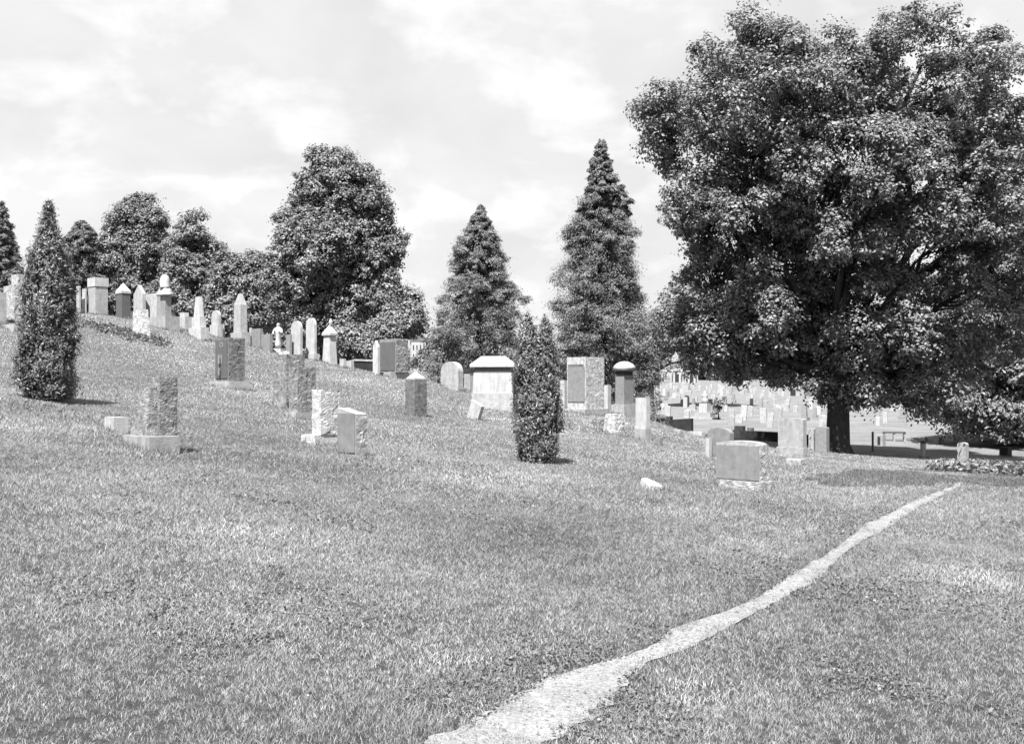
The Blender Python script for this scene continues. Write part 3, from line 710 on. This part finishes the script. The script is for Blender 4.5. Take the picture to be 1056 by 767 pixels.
def mausoleum(label, cx, D, wpx, hpx, flat=False):
    x, y, z = spot(cx, 0, D); s = y / F; w, h = wpx * s, hpx * s; d = w * 1.2
    t = empty('mausoleum', (x, y, z), R(-8)); tag(t, label, 'mausoleum')
    bm = bmesh.new(); add_frustum(bm, -.6, .6 + h * .78, w, d, w, d); bm_obj('wall', bm, 'plaster', t)
    bm = bmesh.new()
    if flat: add_frustum(bm, h * .78 + .002, h * .14, w * 1.15, d * 1.1, w * 1.15, d * 1.1)
    else: add_prism(bm, [(-w * .57, h * .78 + .003), (w * .57, h * .78 + .003), (w * .57, h * .84), (0, h), (-w * .57, h * .84)], d * 1.1)
    bm_obj('roof', bm, 'pale', t)
    bm = bmesh.new(); add_frustum(bm, 0, h * .58, w * .3, .06, w * .3, .06, 0, -d / 2 - .035); bm_obj('door', bm, 'opening', t)
    for k in (-1, 1):
        bm = bmesh.new(); add_lathe(bm, [(w * .055, 0), (w * .05, h * .72), (w * .065, h * .775)], 10, k * w * .36, -d / 2 - w * .1); bm_obj('column', bm, 'marble', t, True)
    bm = bmesh.new(); add_frustum(bm, -.4, .42, w * 1.1, .5 * w, w * 1.1, .5 * w, 0, -d / 2 - w * .26); bm_obj('step', bm, 'pale', t)
mausoleum('small far pale mausoleum, left end of the row on the far slope', 680, 268, 11, 14, True)
mausoleum('gabled far mausoleum in the middle of the row on the far slope', 698, 262, 13, 15)
mausoleum('flat-roofed far mausoleum with wide doorway, right end of the row', 713, 256, 13, 14, True)

# far houses seen in the gap between tree and conifer
def house(label, cx, D, wpx, top, eave, mat='plaster'):
    x, y, z = spot(cx, 0, D); s = y / F; w = wpx * s; d = w * .8
    zt = EYE + (HZ - top) * s - z; ze = EYE + (HZ - eave) * s - z
    t = empty('house', (x, y, z), R(12)); tag(t, label, 'house')
    bm = bmesh.new(); add_frustum(bm, -1, ze + 1, w, d, w, d); bm_obj('wall', bm, mat, t)
    bm = bmesh.new(); add_prism(bm, [(-w * .56, ze + .01), (w * .56, ze + .01), (0, zt)], d * 1.08); r = bm_obj('roof', bm, 'roof', t)
    bm = bmesh.new(); add_frustum(bm, ze, (zt - ze) * 1.7, w * .12, w * .12, w * .12, w * .12, w * .2); bm_obj('chimney', bm, mat, r)
    for i in range(4):
        for j in range(3):
            bm = bmesh.new(); add_frustum(bm, ze * (.2 + .27 * j), ze * .14, w * .07, .08, w * .07, .08, (-.36 + .24 * i) * w, -d / 2 - .045); f = bm_obj('window', bm, 'opening', t)
house('tall pale far house with chimney in the gap right of the large leafy tree', 431, 300, 15, 345, 352)
house('lower pale far house beside the taller one, mostly hidden by foliage', 449, 310, 12, 361, 366)

broadleaf('broadleaf_tree', 'pale hazy tree in the gap before the far houses', 452, 380, 150, [(450, 366, 13, 12, 0, 12), (462, 356, 12, 14, 0, 12), (436, 372, 12, 8, 0, 10)], .2, 40, 22, .4, .3, mat='pale_leaf', seed=47, crad=1.5, npuff=10)

# small headstones over the far slope
rs = np.random.default_rng(77)
kinds = []
for kd in range(5):
    w, h, d = [(.62, .85, .18), (.8, .6, .3), (.5, 1.1, .2), (.45, 1.5, .4), (.9, .9, .3)][kd]
    bm = bmesh.new()
    if kd == 0: add_prism(bm, [(-w/2, -.2), (w/2, -.2)] + [(w/2 * math.cos(math.pi * a / 8), h - .25 + .25 * math.sin(math.pi * a / 8)) for a in range(9)], d)
    elif kd == 3: add_frustum(bm, -.2, .5, w * 1.5, d * 1.5, w * 1.5, d * 1.5); add_frustum(bm, .302, h - .5, w, d, w * .7, d * .7); add_frustum(bm, h - .196, .25, w * .7, d * .7, .05, .05)
    elif kd == 4: add_frustum(bm, -.2, .35, w * 1.3, d * 1.6, w * 1.3, d * 1.6); add_frustum(bm, .152, h - .15, w, d, w, d)
    else: add_frustum(bm, -.2, .2 + h, w, d, w, d)
    me = bpy.data.meshes.new('far_headstone'); bmesh.ops.recalc_face_normals(bm, faces=bm.faces); bevel(bm, .02, 1); bm.to_mesh(me); bm.free()
    me.materials.append(M[['pale', 'pale', 'marble', 'grey', 'rockpale'][kd]]); kinds.append(me)
FL = ['tiny round-topped pale headstone far off on the sunlit far slope', 'tiny low pale block headstone far off on the sunlit far slope', 'tiny tall white headstone far off on the sunlit far slope',
      'tiny pale obelisk far off on the sunlit far slope', 'tiny pale headstone on a base far off on the sunlit far slope']
FG = ['round-topped headstones on the far slope', 'block headstones on the far slope', 'tall white headstones on the far slope', 'obelisks on the far slope', 'based headstones on the far slope']
placed = []
tries = 0
while len(placed) < 240 and tries < 8000:
    tries += 1
    px = rs.uniform(672, 850) if rs.random() < .82 else rs.uniform(875, 1000)
    D = 74 + 150 * rs.random() ** 1.4 if px < 860 else rs.uniform(72, 150)
    x = (px - 528) / F * D
    if any(abs(x - a) < 1.5 and abs(D - b) < 2.5 for a, b in placed): continue
    if abs(px - 727) < 18 and D < 90: continue
    placed.append((x, D)); k = int(rs.choice(5, p=[.3, .25, .25, .1, .1]))
    o = bpy.data.objects.new('headstone', kinds[k]); COL.objects.link(o)
    o.location = (x, D, float(zat(x, D))); q = rs.uniform(.5, .95); o.scale = (q, q, q * rs.uniform(.85, 1.2)); o.rotation_euler = (rs.normal() * .03, rs.normal() * .03, -R(30) + rs.normal() * .08)
    tag(o, FL[k], 'headstone', FG[k])

# under and right of the huge tree
far_block('fence_post', 'thin dark post standing alone right of the huge trunk', 'post', 900, 462, [('post', 'metal', 'box', 0, 17, 1.4, .8)], 50)
far_block('gravestone', 'pale block with dark narrow niche right of the thin dark post', G_MON, 908, 459, [('stone', 'pale', 'box', 0, 11, 7, 3), ('niche', 'opening', 'plate', 1, 8, 2.6, 1, {'of': 3.2})], 58)
def bench(label, cx, D, wpx):
    x, y, z = spot(cx, 0, D); s = y / F; w = wpx * s
    t = empty('rail_bench', (x, y, z), R(-12)); tag(t, label, 'bench')
    bm = bmesh.new(); add_frustum(bm, .44, .08, w, .42, w, .42); bevel(bm, .01); bm_obj('seat', bm, 'metal', t)
    for k in (-.45, 0, .45):
        bm = bmesh.new(); add_frustum(bm, -.1, .537, .1, .36, .1, .36, k * w); bm_obj('leg', bm, 'pale', t)
bench('long low dark-topped bench in the sun right of the huge trunk', 922, 62, 22)
far_block('urn', 'small white urn with dark top at the edge of the tree shade', 'urn', 952, 465, [('bowl', 'marble', 'lathe', 0, 8, 5, 0, {'prof': [(.6, 0), (.4, .2), (1, .7), (1.1, 1)]}), ('plant', 'black', 'lathe', 8, 3, 5, 0, {'prof': [(1, 0), (.8, .6), (.2, 1)]})], 47)
far_block('footstone', 'white small block under the low right branches', 'footstone', 953, 456, [('stone', 'marble', 'box', 0, 5, 4, 2)], 62)
far_block('gravestone', 'grey mottled block beside the white small block under right branches', G_MON, 966, 457, [('stone', 'rock', 'box', 0, 6, 6, 3)], 60)
far_block('gravestone', 'black squat stone above the grey mottled block in the shade', G_MON, 969, 453, [('stone', 'black', 'box', 0, 5, 4, 2)], 66)
far_block('gravestone', 'pale stone at the shade edge below the right dark trees', G_MON, 993, 469, [('stone', 'pale', 'curve', 0, 13, 8, 3, {'rise': .25})], 45)
far_block('footstone', 'dark flat stone lying in the shade right of the pale stone', 'footstone', 1037, 464, [('stone', 'wallstone', 'box', 0, 3, 8, 4)], 52)

# wispy bush and dark shrub by the statue group
broadleaf('shrub', 'small dark shrub touching the right side of the far white statue group', 741, 432, 85, [(741, 417, 5, 6, 0, 5), (737, 423, 4, 6, 0, 4)], .04, 8, 12, .2, .3, seed=61, crad=.3, npuff=8)
broadleaf('shrub', 'arching wispy bush beside the tall white square post', 678, 432, 84, [(677, 420, 6, 6, 0, 5)], .04, 6, 9, .2, .3, seed=62, crad=.28, npuff=7)
broadleaf('shrub', 'tiny plant poking above the low wall left of the broad pale slab', 797, 455, 56, [(797.5, 449, 2.4, 3.5, 0, 2.4)], .02, 4, 8, .12, .3, seed=63, crad=.14, npuff=6)

# distant tree line, each tree its own
spots_far = [(415, 380), (447, 350), (462, 380), (540, 330), (566, 360), (672, 330), (720, 310), (748, 300), (775, 320), (805, 300), (838, 320), (868, 300), (905, 260), (940, 240), (975, 220), (1010, 200), (1050, 190), (640, 340),
             (40, 180), (120, 190), (230, 200), (300, 210), (-40, 120), (-90, 110)]
proto = None
for i, (px, D) in enumerate(spots_far):
    if proto is None:
        proto = broadleaf('distant_tree', 'x', px, 0, D, [(px, 362, 16, 16, 0, 16), (px - 9, 371, 14, 13, 0, 14), (px + 9, 372, 14, 13, 0, 14)], .4, 45, 22, .7, .25, seed=80, crad=2.6, npuff=10)
        o = proto; ch0 = list(proto.children)
    else:
        o = proto.copy(); COL.objects.link(o)
        for c in ch0:
            d = c.copy(); COL.objects.link(d); d.parent = o
    x, y, z = spot(px, 0, D); o.location = (x, y, z - .6); o.rotation_euler = (0, 0, i * 1.7); q = .9 + .35 * ((i * 37) % 10) / 10
    o.scale = (q, q, q * .95)
    tag(o, 'rounded tree in the hazy wood beyond the far slope', 'tree', 'trees along the far skyline')

# ------------------------------------------------------------------ the ground
nx, ny = len(GX), len(GY)
X, Y = np.meshgrid(GX, GY)
co = np.stack([X, Y, GZ], -1).reshape(-1, 3)
i0 = (np.arange(ny - 1)[:, None] * nx + np.arange(nx - 1)[None, :]).ravel()
me = np_mesh('ground', co, np.stack([i0, i0 + 1, i0 + nx + 1, i0 + nx], 1))
me.polygons.foreach_set('use_smooth', np.ones(len(me.polygons), bool))
m, nt, N, L = nodes('ground_turf')
out = N.new('ShaderNodeOutputMaterial'); b = N.new('ShaderNodeBsdfPrincipled'); L.new(b.outputs[0], out.inputs[0])
b.inputs['Roughness'].default_value = .95; b.inputs['Specular IOR Level'].default_value = .1
tc = N.new('ShaderNodeTexCoord')
def nz(s, d):
    n = N.new('ShaderNodeTexNoise'); n.inputs['Scale'].default_value = s; n.inputs['Detail'].default_value = d; L.new(tc.outputs['Object'], n.inputs['Vector']); return n.outputs['Fac']
def mr(a, lo, hi, o0, o1):
    r = N.new('ShaderNodeMapRange'); L.new(a, r.inputs[0])
    for k, v in enumerate((lo, hi, o0, o1)): r.inputs[k + 1].default_value = v
    return r.outputs[0]
def mt(op, a, c):
    q = N.new('ShaderNodeMath'); q.operation = op
    for k, v in enumerate((a, c)):
        if isinstance(v, float): q.inputs[k].default_value = v
        else: L.new(v, q.inputs[k])
    return q.outputs[0]
sx = N.new('ShaderNodeSeparateXYZ'); L.new(tc.outputs['Object'], sx.inputs[0])
turf_tone = mr(sx.outputs[1], 12, 62, .035, .125)      # turf tone rises with depth: dark near, paler towards the far slope
v = mt('MULTIPLY', mt('MULTIPLY', mr(nz(.5, 4), .35, .65, .85, 1.15), mr(nz(9, 6), .3, .7, .7, 1.3)), turf_tone)
v = mt('MULTIPLY', v, mr(nz(60, 3), .3, .7, .7, 1.3))
cc = N.new('ShaderNodeCombineXYZ')
for k in range(3): L.new(v, cc.inputs[k])
L.new(cc.outputs[0], b.inputs['Base Color'])
bp = N.new('ShaderNodeBump'); bp.inputs['Strength'].default_value = .8; bp.inputs['Distance'].default_value = .05
L.new(nz(22, 8), bp.inputs['Height']); L.new(bp.outputs[0], b.inputs['Normal'])
tag(link('ground', me, m), kind='structure')

# ------------------------------------------------------------------ worn footpath
PATH = np.array([(830, 290, 532), (800, 375, 540), (767, 458, 546), (741, 506, 602), (722, 534, 618), (700, 572, 636), (685, 625, 660), (677, 655, 684), (665, 680, 712), (650, 697, 742), (639, 728, 760),
    (627, 760, 786), (615, 788, 808), (605, 802, 825), (596, 814, 843), (583, 836, 855), (570, 857, 868), (555, 878, 894), (540, 896, 919), (529, 920, 934), (517, 943, 957), (508, 966, 976), (501, 984, 990), (496, 990, 994), (491, 988, 991)], float)
def path_lr(py): 
    q = PATH[::-1]
    return np.interp(py, q[:, 0], q[:, 1]), np.interp(py, q[:, 0], q[:, 2])
PYS = np.concatenate([np.linspace(830, 767, 30), np.linspace(766.5, 600, 260), np.linspace(599.7, 491, 260)])
PL, PR = [], []
for py in PYS:
    l, r = path_lr(py); wob = (r - l) * .17; f0 = 60 / (py - 400)
    q = math.log(py - 440) * 9
    PL.append(l + wob * (noise.noise(Vector((q * .9, 1, 0))) + .8 * noise.noise(Vector((q * 2.3, 2, 0))) + .6 * noise.noise(Vector((q * 6, 3, 0)))))
    PR.append(r + wob * (noise.noise(Vector((q * .9, 5, 0))) + .8 * noise.noise(Vector((q * 2.3, 6, 0))) + .6 * noise.noise(Vector((q * 6, 7, 0)))))
PL, PR = np.array(PL), np.array(PR)
def path_edge(py): return np.interp(py, PYS[::-1], PL[::-1]), np.interp(py, PYS[::-1], PR[::-1])
rows, cols = [], 9
for py, l, r in zip(PYS, PL, PR):
    l, r = l - (r - l) * .15, r + (r - l) * .15
    row = []
    for c in range(cols):
        px = l + (r - l) * c / (cols - 1); D = solve(px, py); x = (px - 528) / F * D
        row.append((x, D, float(zat(x, D)) + .008))
    rows.append(row)
co = np.array(rows).reshape(-1, 3); n = len(rows)
i0 = (np.arange(n - 1)[:, None] * cols + np.arange(cols - 1)[None, :]).ravel()
pm = np_mesh('dirt_path', co, np.stack([i0, i0 + 1, i0 + cols + 1, i0 + cols], 1))
m, nt, N, L = nodes('trodden_earth')
out = N.new('ShaderNodeOutputMaterial'); b = N.new('ShaderNodeBsdfPrincipled'); L.new(b.outputs[0], out.inputs[0]); b.inputs['Roughness'].default_value = .95
b.inputs['Specular IOR Level'].default_value = .1
tc = N.new('ShaderNodeTexCoord')
v = mt('MULTIPLY', mt('MULTIPLY', mr(nz(3, 5), .3, .7, .80, 1.1), mr(nz(40, 8), .36, .64, .78, 1.15)), .182)
cc = N.new('ShaderNodeCombineXYZ')
for k in range(3): L.new(v, cc.inputs[k])
L.new(cc.outputs[0], b.inputs['Base Color'])
bp = N.new('ShaderNodeBump'); bp.inputs['Strength'].default_value = .8; bp.inputs['Distance'].default_value = .02
L.new(nz(30, 8), bp.inputs['Height']); L.new(bp.outputs[0], b.inputs['Normal'])
tag(link('dirt_path', pm, m), kind='structure')

# pebbles and crumbs of soil on it
rp = np.random.default_rng(123); n = 2600
u1 = rp.uniform(0, 1, n) ** .8; py_ = 512 + u1 * 270; l_, r_ = path_edge(py_); px_ = l_ + (r_ - l_) * rp.uniform(-.1, 1.1, n)
D_ = np.array([solve(a, c_) for a, c_ in zip(px_, py_)]); x_ = (px_ - 528) / F * D_
oc = np.array([[1, 0, 0], [0, 1, 0], [-1, 0, 0], [0, -1, 0], [0, 0, .8], [0, 0, -.4]])
of = np.array([[0, 1, 4], [1, 2, 4], [2, 3, 4], [3, 0, 4]])
sz = rp.lognormal(-5.3, .45, n); ro = rp.uniform(0, 6.28, n)
oc_ = oc[None] * sz[:, None, None] * rp.uniform(.6, 1.5, (n, 1, 3))
rx_ = oc_[..., 0] * np.cos(ro)[:, None] - oc_[..., 1] * np.sin(ro)[:, None]; ry_ = oc_[..., 0] * np.sin(ro)[:, None] + oc_[..., 1] * np.cos(ro)[:, None]
vv_ = np.stack([rx_ + x_[:, None], ry_ + D_[:, None], oc_[..., 2] + zat(x_, D_)[:, None] + .009], -1).reshape(-1, 3)
pb = np_mesh('path_pebbles', vv_, (of[None] + (np.arange(n) * 6)[:, None, None]).reshape(-1, 3), np.repeat(rp.uniform(.4, 1.3, n), 6))
tag(link('path_pebbles', pb, leaf_mat('pebble_stone', .17, 0, .2, .9)), kind='stuff')

# ------------------------------------------------------------------ grass blades
def fbm(x, y, sc, seed):
    g = np.random.default_rng(seed); v = 0; a = 1
    for o in range(4):
        for k in range(5):
            th = g.uniform(0, 6.28); fr = sc * 2 ** o * g.uniform(.7, 1.4)
            v = v + a * np.sin((x * math.cos(th) + y * math.sin(th)) * fr + g.uniform(0, 6.28))
        a *= .55
    return v / 5

def grass_points(d0, d1, rho, rng):
    wmax = d1 * .53 + 1.7
    n = int(rho * (d1 - d0) * 2 * wmax)
    y = rng.uniform(d0, d1, n); x = rng.uniform(-wmax, wmax, n)
    k = np.abs(x) < y * .52 + 1.5
    return x[k], y[k]

V, T, TI = [], [], []
V4, T4, TI4 = [], [], []
rg = np.random.default_rng(99)
for (d0, d1, rho, wd, hm, tall) in ((3.2, 6, 13000, .0030, .019, 1), (6, 9, 8500, .0040, .021, 1), (9, 14, 4600, .0058, .028, 0), (14, 21, 2000, .0095, .036, 0), (21, 32, 900, .015, .04, 0), (32, 50, 330, .028, .045, 0)):
    x, y = grass_points(d0, d1, rho, rg)
    patch = fbm(x, y, 1.1, 3); fine = fbm(x, y, 4.0, 4)
    z = zat(x, y)
    px = 528 + x / y * F; py = HZ - (z - EYE) * F / y
    l, r = path_edge(py); wl = (r - l); fe = np.abs(rg.normal(size=len(x))) * .05 * wl; rag = fbm(x, y, 7, 31) + .8 * fbm(x, y, 19, 32)
    on = (py > 500) & (px > l + fe + wl * (.03 + .42 * rag)) & (px < r - fe - wl * (.03 + .4 * fbm(x, y, 9, 33) + .22 * rag))
    bare = (patch + fine * .7) > 1.0                     # thin, dry spots
    keep = ~(on & (rg.random(len(x)) > .012)) & ~(bare & (rg.random(len(x)) < .45))
    hole = .75 * fbm(x, y, 20, 21) + 1.0 * fbm(x, y, 60, 22) + .35 * fbm(x, y, .8, 23) + .5 * np.clip(-patch, -1, 1)
    keep &= ~((hole > .62) & (rg.random(len(x)) < .93))
    keep_edge = (py > 500) & (px > l - wl * .2) & (px < r + wl * .2) & (rg.random(len(x)) < .35)
    keep &= ~keep_edge
    near_path = (py > 500) & (px > l - wl * (1.6 + 1.2 * patch)) & (px < r + wl * (.35 + .5 * patch))
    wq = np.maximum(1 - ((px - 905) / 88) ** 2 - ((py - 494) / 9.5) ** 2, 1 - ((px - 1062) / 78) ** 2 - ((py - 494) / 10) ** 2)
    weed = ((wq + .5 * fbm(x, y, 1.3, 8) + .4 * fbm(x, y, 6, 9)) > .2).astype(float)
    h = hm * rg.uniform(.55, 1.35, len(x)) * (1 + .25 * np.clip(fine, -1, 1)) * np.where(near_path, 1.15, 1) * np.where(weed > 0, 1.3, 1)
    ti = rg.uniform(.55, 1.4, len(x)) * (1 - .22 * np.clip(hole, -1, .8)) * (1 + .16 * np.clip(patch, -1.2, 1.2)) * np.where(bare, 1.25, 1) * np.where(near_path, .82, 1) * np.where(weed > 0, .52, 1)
    x, y, z, h, ti = [q[keep] for q in (x, y, z, h, ti)]
    n = len(x); a = rg.uniform(0, 6.2832, n); ln = rg.normal(size=(n, 2)) * h[:, None] * .75
    w = wd * rg.uniform(.6, 1.4, n) / 2
    dx, dy = np.cos(a) * w, np.sin(a) * w
    B0 = np.stack([x - dx, y - dy, z - .004], 1); B1 = np.stack([x + dx, y + dy, z - .004], 1)
    TP = np.stack([x + ln[:, 0], y + ln[:, 1], z + h], 1)
    if tall:
        m0 = np.stack([x + ln[:, 0] * .35 - dx * .8, y + ln[:, 1] * .35 - dy * .8, z + h * .6], 1); m1 = np.stack([x + ln[:, 0] * .35 + dx * .8, y + ln[:, 1] * .35 + dy * .8, z + h * .6], 1)
        base = sum(len(q) for q in V)
        V.append(np.stack([B0, B1, m1, m0, TP], 1).reshape(-1, 3)); i = base + np.arange(n) * 5
        T.append(np.concatenate([np.stack([i, i + 1, i + 2], 1), np.stack([i, i + 2, i + 3], 1), np.stack([i + 3, i + 2, i + 4], 1)])); TI.append(np.repeat(ti, 5))
    else:
        base = sum(len(q) for q in V)
        V.append(np.stack([B0, B1, TP], 1).reshape(-1, 3)); i = base + np.arange(n) * 3
        T.append(np.stack([i, i + 1, i + 2], 1)); TI.append(np.repeat(ti, 3))
# longer tufts round the feet of the stones
for (fx, fy, fr_, fw, fd) in FOOT:
    if fy > 52: continue
    n = int((fw + fd) * 2 * 130); t_ = rg.uniform(-.5, .5, n); sd_ = rg.integers(0, 4, n)
    lx = np.where(sd_ == 0, -.5, np.where(sd_ == 1, .5, t_)) * fw + rg.normal(size=n) * .03; ly = np.where(sd_ == 2, -.5, np.where(sd_ == 3, .5, t_)) * fd + rg.normal(size=n) * .03
    lx += np.sign(lx) * np.where(sd_ < 2, .025, 0); ly += np.sign(ly) * np.where(sd_ > 1, .025, 0)
    x = fx + lx * math.cos(fr_) - ly * math.sin(fr_); y = fy + lx * math.sin(fr_) + ly * math.cos(fr_)
    k = fbm(x, y, 5, 41) > -.35; x, y = x[k], y[k]; n = len(x); z = zat(x, y)
    h = rg.uniform(.05, .15, n); a = rg.uniform(0, 6.2832, n); w = rg.uniform(.5, 1.2, n) * .00035 * fy + .002; ln = rg.normal(size=(n, 2)) * h[:, None] * .4
    dx, dy = np.cos(a) * w, np.sin(a) * w
    base = sum(len(q) for q in V); i = base + np.arange(n) * 3
    V.append(np.stack([np.stack([x - dx, y - dy, z - .004], 1), np.stack([x + dx, y + dy, z - .004], 1), np.stack([x + ln[:, 0], y + ln[:, 1], z + h], 1)], 1).reshape(-1, 3))
    T.append(np.stack([i, i + 1, i + 2], 1)); TI.append(np.repeat(rg.uniform(.4, 1.2, n), 3))
gm = np_mesh('lawn_grass', np.concatenate(V), np.concatenate(T), np.concatenate(TI))
tag(link('lawn_grass', gm, 'grass'), kind='stuff')
print('GRASS', len(gm.polygons))

# clover patches: small round leaves close to the soil
CX, CY = [], []
for d0, d1, rho in ((3.2, 7, 1500), (7, 12, 800), (12, 19, 300)):
    x, y = grass_points(d0, d1, rho, rg)
    px = 528 + x / y * F; py = HZ - (zat(x, y) - EYE) * F / y; l, r = path_edge(py)
    m_ = fbm(x, y, .9, 51) + .6 * fbm(x, y, 3.1, 52) + np.where((px < l) & (px > l - (r - l) * 3), .35, 0)
    k = (m_ > .35 + .25 * rg.random(len(x))) & ~((py > 500) & (px > l) & (px < r)); CX.append(x[k]); CY.append(y[k])
x, y = np.concatenate(CX), np.concatenate(CY)
C = np.stack([x, y, zat(x, y) + rg.uniform(.008, .03, len(x))], 1)
tag(leaves('clover_patch', C, .016 + .0010 * y, rg.uniform(.4, .95, len(x)), 'weed', None, np.array([0, 0, .9]), .45, None, .8), kind='stuff')

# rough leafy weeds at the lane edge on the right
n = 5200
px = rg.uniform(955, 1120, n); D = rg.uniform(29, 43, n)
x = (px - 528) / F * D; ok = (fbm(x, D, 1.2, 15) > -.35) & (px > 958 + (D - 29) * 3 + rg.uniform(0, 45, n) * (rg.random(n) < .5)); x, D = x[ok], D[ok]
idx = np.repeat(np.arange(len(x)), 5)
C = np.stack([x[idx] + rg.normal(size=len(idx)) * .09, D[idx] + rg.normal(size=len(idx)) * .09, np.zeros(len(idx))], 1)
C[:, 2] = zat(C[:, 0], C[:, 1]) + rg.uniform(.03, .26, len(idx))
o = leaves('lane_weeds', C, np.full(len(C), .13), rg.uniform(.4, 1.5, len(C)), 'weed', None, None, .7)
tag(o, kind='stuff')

# dark rough weeds along the little terrace edge on the left of the slope
q = rg.uniform(0, 1, 420) ** .8; px = 84 + 88 * q + rg.normal(size=420) * 4; pyy = 333 + 23 * q + rg.normal(size=420) * 2.2
D = np.array([min(solve(a, b_), 45.5) for a, b_ in zip(px, pyy)]); x = (px - 528) / F * D
idx = np.repeat(np.arange(420), 4)
C = np.stack([x[idx] + rg.normal(size=len(idx)) * .08, D[idx] + rg.normal(size=len(idx)) * .08, np.zeros(len(idx))], 1)
C[:, 2] = zat(C[:, 0], C[:, 1]) + rg.uniform(.01, .12, len(idx))
tag(leaves('terrace_weeds', C, np.full(len(C), .10), rg.uniform(.25, 1.0, len(C)), 'weed', None, None, .7), kind='stuff')

# ------------------------------------------------------------------ sky, sun, camera
SEL = 63
sunv = Vector((-.32, -.95, 0)).normalized() * math.cos(R(SEL)) + Vector((0, 0, math.sin(R(SEL))))
w = bpy.data.worlds.new('World'); SC.world = w; w.use_nodes = True
nt = w.node_tree; N = nt.nodes; L = nt.links; N.clear()
out = N.new('ShaderNodeOutputWorld'); bg = N.new('ShaderNodeBackground'); L.new(bg.outputs[0], out.inputs[0])
sky = N.new('ShaderNodeTexSky'); sky.sky_type = 'NISHITA'; sky.sun_disc = False
sky.sun_elevation = R(SEL); sky.sun_rotation = math.atan2(sunv.x, sunv.y); sky.dust_density = 2
bw = N.new('ShaderNodeRGBToBW'); L.new(sky.outputs[0], bw.inputs[0])
tc = N.new('ShaderNodeTexCoord'); sp = N.new('ShaderNodeSeparateXYZ'); L.new(tc.outputs['Generated'], sp.inputs[0])
den = mt('ADD', mt('MAXIMUM', sp.outputs[2], 0.0), .42)
cv = N.new('ShaderNodeCombineXYZ'); L.new(mt('DIVIDE', sp.outputs[0], den), cv.inputs[0]); L.new(mt('DIVIDE', sp.outputs[1], den), cv.inputs[1])
def wn(scale, det, dist=0.0):
    n = N.new('ShaderNodeTexNoise'); n.inputs['Scale'].default_value = scale; n.inputs['Detail'].default_value = det; n.inputs['Distortion'].default_value = dist
    n.inputs['Roughness'].default_value = .55
    L.new(cv.outputs[0], n.inputs['Vector']); return n.outputs['Fac']
c1 = mr(wn(2.3, 8, .3), .40, .64, 0, 1)
c2 = mr(wn(5.5, 9, .2), .50, .66, 0, 1)
bright = mt('ADD', mt('MULTIPLY', c1, .65), mt('MULTIPLY', c2, .95))
cloud = mt('ADD', mt('MULTIPLY', bright, 1.15), 4.0)
mix = N.new('ShaderNodeMix'); mix.data_type = 'FLOAT'; mix.inputs[0].default_value = .88
L.new(bw.outputs[0], mix.inputs[2]); L.new(cloud, mix.inputs[3])
cc = N.new('ShaderNodeCombineXYZ')
for k in range(3): L.new(mix.outputs[0], cc.inputs[k])
L.new(cc.outputs[0], bg.inputs[0]); bg.inputs[1].default_value = .064

sl = bpy.data.lights.new('sun', 'SUN'); sl.energy = 5.0; sl.angle = R(.53); sl.color = (1, 1, 1)
so = bpy.data.objects.new('sun', sl); COL.objects.link(so); so.rotation_euler = (-sunv).to_track_quat('-Z', 'Y').to_euler()

cam = bpy.data.cameras.new('camera'); co_ = bpy.data.objects.new('camera', cam); COL.objects.link(co_)
co_.location = (0, 0, EYE); co_.rotation_euler = (R(90), 0, 0)
cam.sensor_width = 36; cam.lens = 36 * F / 1056; cam.shift_y = (HZ - 383.5) / 1056; cam.clip_end = 6000; cam.clip_start = .05
SC.camera = co_
vs = SC.view_settings; vs.view_transform = 'Standard'; vs.look = 'None'; vs.exposure = 1.7; vs.gamma = 1; vs.use_curve_mapping = False
SC.cycles.max_bounces = 6; SC.cycles.diffuse_bounces = 3; SC.cycles.transmission_bounces = 3
for r_ in LOG:
    if abs(r_[2] - r_[3]) > 3: print('OFF', r_)
